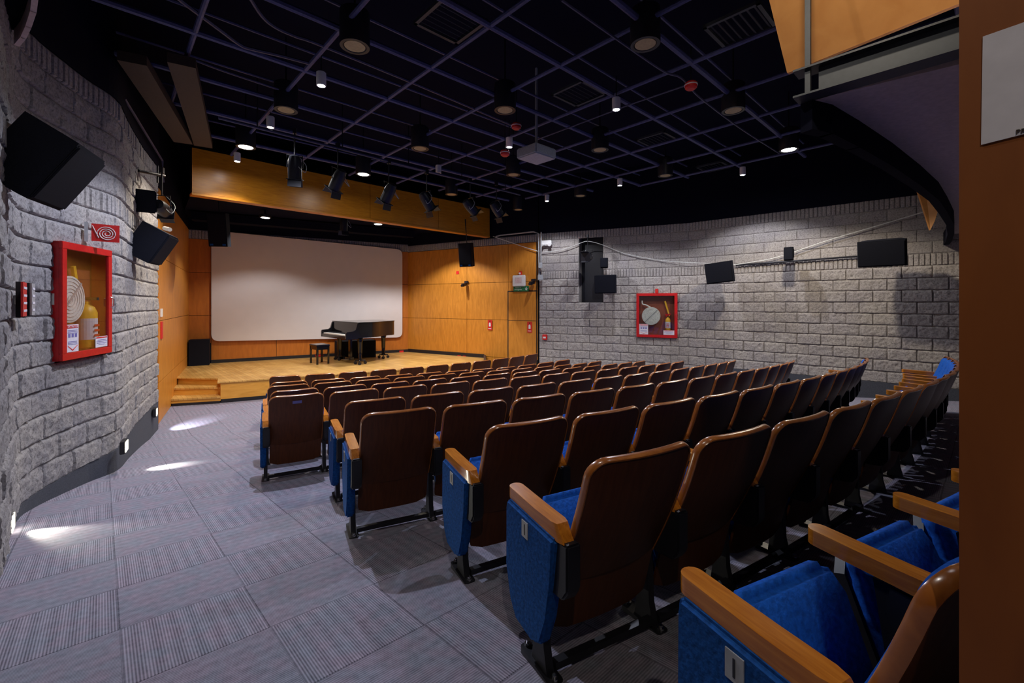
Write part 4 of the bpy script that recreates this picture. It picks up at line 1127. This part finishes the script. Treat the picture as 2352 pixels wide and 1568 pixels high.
b = BM(); xprism(b, [(-.0, .70), (-.03, .70), (-.02, .80), (-.0, .96)], 'x', -.69, .69, S_); bmo('fallboard', b, 'gloss', pn)
b = BM(); xprism(b, [(-.62, -.27), (.62, -.27), (.62, -.04), (-.62, -.04)], 'z', .70, .725, S_); kb = bmo('keyboard', b, 'keys', pn)
b = BM()
for k in range(52):
    if k % 7 in (0, 1, 3, 4, 5): xbox(b, S_ @ Vector((-.61 + (k + 1) * 1.22 / 52, -.11, .733)), (.012 * PS, .12 * PS, .016 * PS))
bmo('black_keys', b, 'black', kb)
for (lx, ly) in ((-.58, .12), (.58, .12), (-.12, 1.10)):
    b = BM(); xlathe(b, [(.06, .64), (.075, .60), (.055, .52), (.05, .3), (.04, .14), (.05, .12), (.05, .085)], (lx, ly, 0), 16, S_); lg = bmo('leg', b, 'gloss', pn, autosmooth=True)
    b = BM()
    for a in (90, 210, 330):
        cxx, cyy = lx + .13 * math.cos(R(a)), ly + .13 * math.sin(R(a))
        xtube(b, [S_ @ Vector((lx, ly, .10)), S_ @ Vector((cxx, cyy, .085))], .018, 6)
        xcyl(b, S_ @ Vector((cxx - .02, cyy, .035)), S_ @ Vector((cxx + .02, cyy, .035)), .035 * PS, seg=14)
    bmo('caster', b, 'blackm', lg)
b = BM(); xbox(b, S_ @ Vector((0, .14, .36)), (.12 * PS, .05 * PS, .56 * PS)); xbox(b, S_ @ Vector((0, .12, .10)), (.26 * PS, .12 * PS, .06 * PS)); ly_ = bmo('pedal_lyre', b, 'gloss', pn, bevel=.006)
for k in (-1, 0, 1):
    b = BM(); xbox(b, S_ @ Vector((k * .07, .02, .075)), (.025 * PS, .12 * PS, .012 * PS)); bmo('pedal', b, 'chrome', ly_)
bn = thing('piano_bench', 'black piano bench with padded top on the stage left of the piano', 'bench', (-5.93, 13.55, ST), prz)
b = BM(); xbox(b, (0, 0, .565), (.62, .42, .06)); bmo('bench_cushion', b, 'gloss', bn, bevel=.02)
b = BM()
for s in (-1, 1): xbox(b, (0, s * .17, .49), (.56, .025, .10)); xbox(b, (s * .26, 0, .49), (.025, .34, .10))
bmo('apron', b, 'gloss', bn)
for sx in (-1, 1):
    for sy in (-1, 1):
        b = BM(); xprism(b, [(-.03, .54), (.03, .54), (.02, 0), (-.02, 0)], 'y', -.025, .025, Matrix.Translation((sx * .26, sy * .165, 0))); bmo('leg', b, 'gloss', bn)

# ------------------------------------------------------------------ theatre chairs
PW = .597
ZT = .955
def shell(s0, s1, W, r, yz, thick, nx=10, ns=10, bow=.02, bot=0):
    """curved plywood sheet. returns grid front/back rows; yz(s)->(y,z); r: rounding of top corners; bot: rounding of the bottom edge"""
    rows = []
    for j in range(ns + 1):
        s = s0 + (s1 - s0) * (1 - (1 - j / ns) ** 1.0)
        rows.append(s)
    rows = sorted(set(rows + [s1 - r * (1 - math.sin(a * PI / 12)) for a in range(7)]))
    out = []
    for s in rows:
        d = s - (s1 - r); hw = W / 2
        if r and d > 0: hw = W / 2 - r + math.sqrt(max(r * r - d * d, 0))
        if bot:
            e_ = (s0 + bot) - s
            if e_ > 0: hw = hw * (1 - .30 * (e_ / bot) ** 2)
        out.append((s, hw))
    return out
def sheet_mesh(bm, out, yz, thick, bow, nx=10, cx_=PW / 2, front=True, back=True):
    G = []
    for s, hw in out:
        row = []
        for i in range(nx + 1):
            x = -hw + 2 * hw * i / nx; y, z = yz(s); y += bow * ((2 * x / .53) ** 2)
            row.append((cx_ + x, y, z))
        G.append(row)
    Vb = [[bm.verts.new(p) for p in row] for row in G]
    Vf = [[bm.verts.new((p[0], p[1] + thick, p[2] + thick * .25)) for p in row] for row in G]
    for j in range(len(G) - 1):
        for i in range(nx):
            bm.faces.new((Vb[j][i], Vb[j][i + 1], Vb[j + 1][i + 1], Vb[j + 1][i]))
            bm.faces.new((Vf[j][i], Vf[j + 1][i], Vf[j + 1][i + 1], Vf[j][i + 1]))
    loop = [(0, i) for i in range(nx)] + [(j, nx) for j in range(len(G) - 1)] + [(len(G) - 1, i) for i in range(nx, 0, -1)] + [(j, 0) for j in range(len(G) - 1, 0, -1)]
    for k in range(len(loop)):
        a, c = loop[k], loop[(k + 1) % len(loop)]
        bm.faces.new((Vb[a[0]][a[1]], Vf[a[0]][a[1]], Vf[c[0]][c[1]], Vb[c[0]][c[1]]))
    return G, loop
REC = R(22)
YB, ZB = -.105, .385                     # bottom of the back sheet
def yzb(s): return (YB - math.sin(REC) * s - .02 * math.sin(s * 5.2), ZB + math.cos(REC) * s)
SL = (ZT - ZB) / math.cos(REC)
def make_meshes():
    D = {}
    out = shell(0, SL, .535, .075, yzb, .02)
    b = BM(); G, loop = sheet_mesh(b, out, yzb, .020, .034)
    D['backrest'] = ('back', b, 0)
    # edge band: closed tube-like strip around sides and top
    b = BM(); P = [Vector(G[j][i]) for j, i in loop if not (j == 0)]
    path = [Vector(G[0][10])] + [Vector(G[j][i]) for j, i in loop[11:]] 
    seen = []; 
    for p in path:
        if not seen or (p - seen[-1]).length > .004: seen.append(p)
    path = seen
    prof = [(-.004, -.003), (-.004, .003), (.004, .007), (.022, .007), (.028, .003), (.028, -.003)]
    cen = Vector((PW / 2, -.2, .66)); rings = []
    for k, p in enumerate(path):
        d = (path[min(k + 1, len(path) - 1)] - path[max(k - 1, 0)]).normalized()
        fwd = Vector((0, .97, .25)); outv = (p - cen); outv = outv - fwd * outv.dot(fwd) / fwd.length_squared; o2 = d.cross(fwd).normalized()
        if o2.dot(outv) < 0: o2 = -o2
        rings.append([b.verts.new(p + Vector((0, 1, .25)) * a + o2 * c) for a, c in prof])
    for k in range(len(rings) - 1):
        n = len(prof)
        for i in range(n): b.faces.new((rings[k][i], rings[k][(i + 1) % n], rings[k + 1][(i + 1) % n], rings[k + 1][i]))
    b.faces.new(rings[0]); b.faces.new(list(reversed(rings[-1])))
    D['edge_band'] = ('edge', b, 0)
    # back cushion (front side)
    b = BM(); G2 = []
    o2 = shell(.05, SL - .03, .475, .07, yzb, .02)
    nx = 10
    for jj, (s, hw) in enumerate(o2):
        row = []
        for i in range(nx + 1):
            x = -hw + 2 * hw * i / nx; y, z = yzb(s)
            e1_ = 1 - abs(2 * i / nx - 1) ** 4; e2_ = 1 - abs(2 * jj / (len(o2) - 1) - 1) ** 6
            th = .02 + .055 * (e1_ * e2_) ** .5
            row.append(b.verts.new((PW / 2 + x, y + .034 * (2 * x / .53) ** 2 + th, z + .01)))
        G2.append(row)
    for j in range(len(G2) - 1):
        for i in range(nx): b.faces.new((G2[j][i], G2[j + 1][i], G2[j + 1][i + 1], G2[j][i + 1]))
    D['back_cushion'] = ('blue', b, 1)
    # lower back panel
    def yzl(s): return (-.035 - .065 * (s / .25), .150 + s)
    b = BM(); o3 = shell(0, .245, .525, .0, yzl, .012, bot=.035); sheet_mesh(b, o3, yzl, .012, .020); D['lower_panel'] = ('back', b, 0)
    # tipped seat
    sa = R(68); fr = Matrix.Translation((PW / 2, .035, .165)) @ Matrix.Rotation(sa, 4, 'X')
    b = BM()
    xprism(b, [(-.235, .0), (.235, .0), (.242, .40), (.20, .485), (-.20, .485), (-.242, .40)], 'z', -.0, .085, fr)
    bmesh.ops.bevel(b, geom=list(b.edges), offset=.028, segments=3, affect='EDGES', clamp_overlap=True)
    D['seat_cushion'] = ('blue', b, 1)
    b = BM(); xprism(b, [(-.225, .0), (.225, .0), (.225, .40), (.17, .46), (-.17, .46), (-.225, .40)], 'z', -.03, .005, fr); D['seat_pan'] = ('black', b, 0)
    # armrest
    b = BM(); wA = .034
    pl = [(-wA, -.17), (-wA * .75, -.20), (wA * .75, -.20), (wA, -.17), (wA * 1.05, .0), (wA, .215)] + [(wA * math.cos(a * PI / 8), .22 + wA * .9 * math.sin(a * PI / 8)) for a in range(0, 9)] + [(-wA, .215), (-wA * 1.05, .0)]
    xprism(b, pl, 'z', .632, .682)
    for v in b.verts:
        if v.co.y < -.165 and v.co.z > .66: v.co.y += .045; 
        if v.co.y < -.165 and v.co.z < .66: v.co.z -= .012
        v.co.z += .012 * max(0, v.co.y) / .3
    bmesh.ops.bevel(b, geom=[e_ for e_ in b.edges if e_.calc_face_angle(0) > .5], offset=.007, segments=3, affect='EDGES', clamp_overlap=True)
    D['armrest'] = ('arm', b, 2)
    # bracket block under the rear of the arm
    b = BM(); xprism(b, [(-.225, .625), (.02, .625), (.03, .55), (-.02, .42), (-.09, .39), (-.19, .40), (-.225, .45)], 'x', -.028, .040)
    bmesh.ops.bevel(b, geom=list(b.edges), offset=.008, segments=2, affect='EDGES', clamp_overlap=True); D['arm_bracket'] = ('black', b, 2)
    # stanchion
    b = BM(); xprism(b, [(-.07, .02), (.05, .02), (.035, .12), (.03, .42), (.06, .62), (-.08, .62), (-.03, .42), (-.045, .12)], 'x', -.018, .018); D['leg'] = ('blackm', b, 2)
    b = BM(); xprism(b, rounded([(-.035, -.12), (.035, -.12), (.035, .13), (-.035, .13)], .02, 4), 'z', -.01, .022); D['foot'] = ('blackm', b, 2)
    b = BM(); xlathe(b, [(.016, .018), (.016, .034), (.009, .034), (.009, .045)], seg=12); D['bolt'] = ('chrome', b, 2)
    b = BM(); xbox(b, (PW / 2, -.055, .045), (PW - .05, .035, .03)); D['floor_rail'] = ('blackm', b, 0)
    # upholstered end panel on the aisle side
    b = BM()
    prof = [(-.165, .625), (.225, .640), (.235, .60), (.225, .34), (.195, .20), (.14, .135), (.0, .125), (-.07, .16), (-.105, .28), (-.14, .45)]
    xprism(b, prof, 'x', -.052, .006)
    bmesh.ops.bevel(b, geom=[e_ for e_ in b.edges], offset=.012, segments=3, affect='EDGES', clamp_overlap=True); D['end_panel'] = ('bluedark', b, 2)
    b = BM(); xbox(b, (-.0535, .05, .575), (.003, .05, .07)); D['number_plate'] = ('grey', b, 0)
    b = BM(); xbox(b, (-.0555, .05, .575), (.002, .006, .045)); D['number_mark'] = ('black', b, 0)
    b = BM(); s = SL - .075; y, z = yzb(s); xbox(b, (PW / 2, y - .003, z), (.09, .003, .035), Matrix.Rotation(REC, 3, 'X')); D['seat_tag'] = ('tag', b, 0)
    out = {}
    for k, (mt, bm, sm) in D.items():
        bmesh.ops.recalc_face_normals(bm, faces=bm.faces)
        me = bpy.data.meshes.new(k); bm.to_mesh(me); bm.free(); me.materials.append(M[mt]); me.shade_smooth()
        if sm != 1: me.set_sharp_from_angle(angle=R(40))
        out[k] = me
    return out
CM = make_meshes()
def part(k, parent, x=0, name=None):
    o = bpy.data.objects.new(name or k, CM[k]); C.objects.link(o); o.parent = parent
    if x: o.location = (x, 0, 0)
    return o
def proto(first, last, detail, tagged):
    t = bpy.data.objects.new('theatre_chair', None); C.objects.link(t); t.empty_display_size = .1
    br = part('backrest', t); part('edge_band', br); part('back_cushion', t)
    part('lower_panel', t)
    sc_ = part('seat_cushion', t); part('seat_pan', sc_)
    for x in ([0, PW] if last else [0]):
        part('armrest', t, x); part('arm_bracket', t, x)
        lg = part('leg', t, x)
        if detail:
            part('foot', lg)
            for yy in (-.10, .11): part('bolt', lg).location = (0, yy, 0)
        else: part('foot', lg)
    if detail: part('floor_rail', t)
    if first:
        ep = part('end_panel', t)
        if detail: np_ = part('number_plate', ep); part('number_mark', ep)
    if last:
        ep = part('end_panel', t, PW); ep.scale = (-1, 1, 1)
    if tagged: part('seat_tag', br)
    return t
# rows from the rear: rear bolt position of first stanchion, start heading, radius, seats
ROWS = [
    (.64, .93, 25.5, 26.0, 6),
    (.172, 1.775, 28.0, 22.3, 15),
    (-.25, 2.565, 28.0, 19.8, 14),
    (-1.164, 3.239, 26.2, 18.5, 13),
    (-1.592, 4.042, 29.0, 20.7, 13),
    (-2.683, 4.789, 29.0, 28.0, 13),
    (-3.06, 5.50, 31.5, 30.0, 13),
    (-3.60, 6.42, 29.0, 23.0, 12),
    (-4.02, 7.28, 26.5, 21.0, 11),
    (-4.68, 8.48, 20.0, 11.5, 11),
]
protos = {}
nrow = len(ROWS)
for ri, (bx, by, a0, rad, n) in enumerate(ROWS):
    th = R(a0); ox, oy = bx - math.sin(th) * .10, by + math.cos(th) * .10
    # second ordinal counts rows from the stage
    fs = nrow - 1 - ri
    for k in range(n):
        d = PW / rad
        first, last = k == 0, k == n - 1
        detail = ri <= 5 and k < 5
        tagged = first and ri in (5, 6)
        key = (first, last, detail, tagged)
        hx, hy = ox + .3 * math.cos(th), oy + .3 * math.sin(th)
        if key not in protos:
            protos[key] = proto(*key); o = protos[key]
        else:
            o = dup(protos[key], (0, 0, 0))
        o.location = (ox, oy, floor_z(hx, hy)); o.rotation_euler = (0, 0, th)
        rowname = 'front row by the stage' if fs == 0 else ('rearmost row nearest the camera' if ri == 0 else ORD[fs] + ' row from the stage')
        lab = 'brown-backed blue theatre chair, %s from the left aisle in the %s' % (ORD[k], rowname)
        if last and ri: lab = 'brown-backed blue theatre chair at the right aisle end of the %s' % rowname
        tag(o, lab, 'chair', 'theatre chairs in curved rows')
        ox += PW * math.cos(th + d / 2); oy += PW * math.sin(th + d / 2); th += d
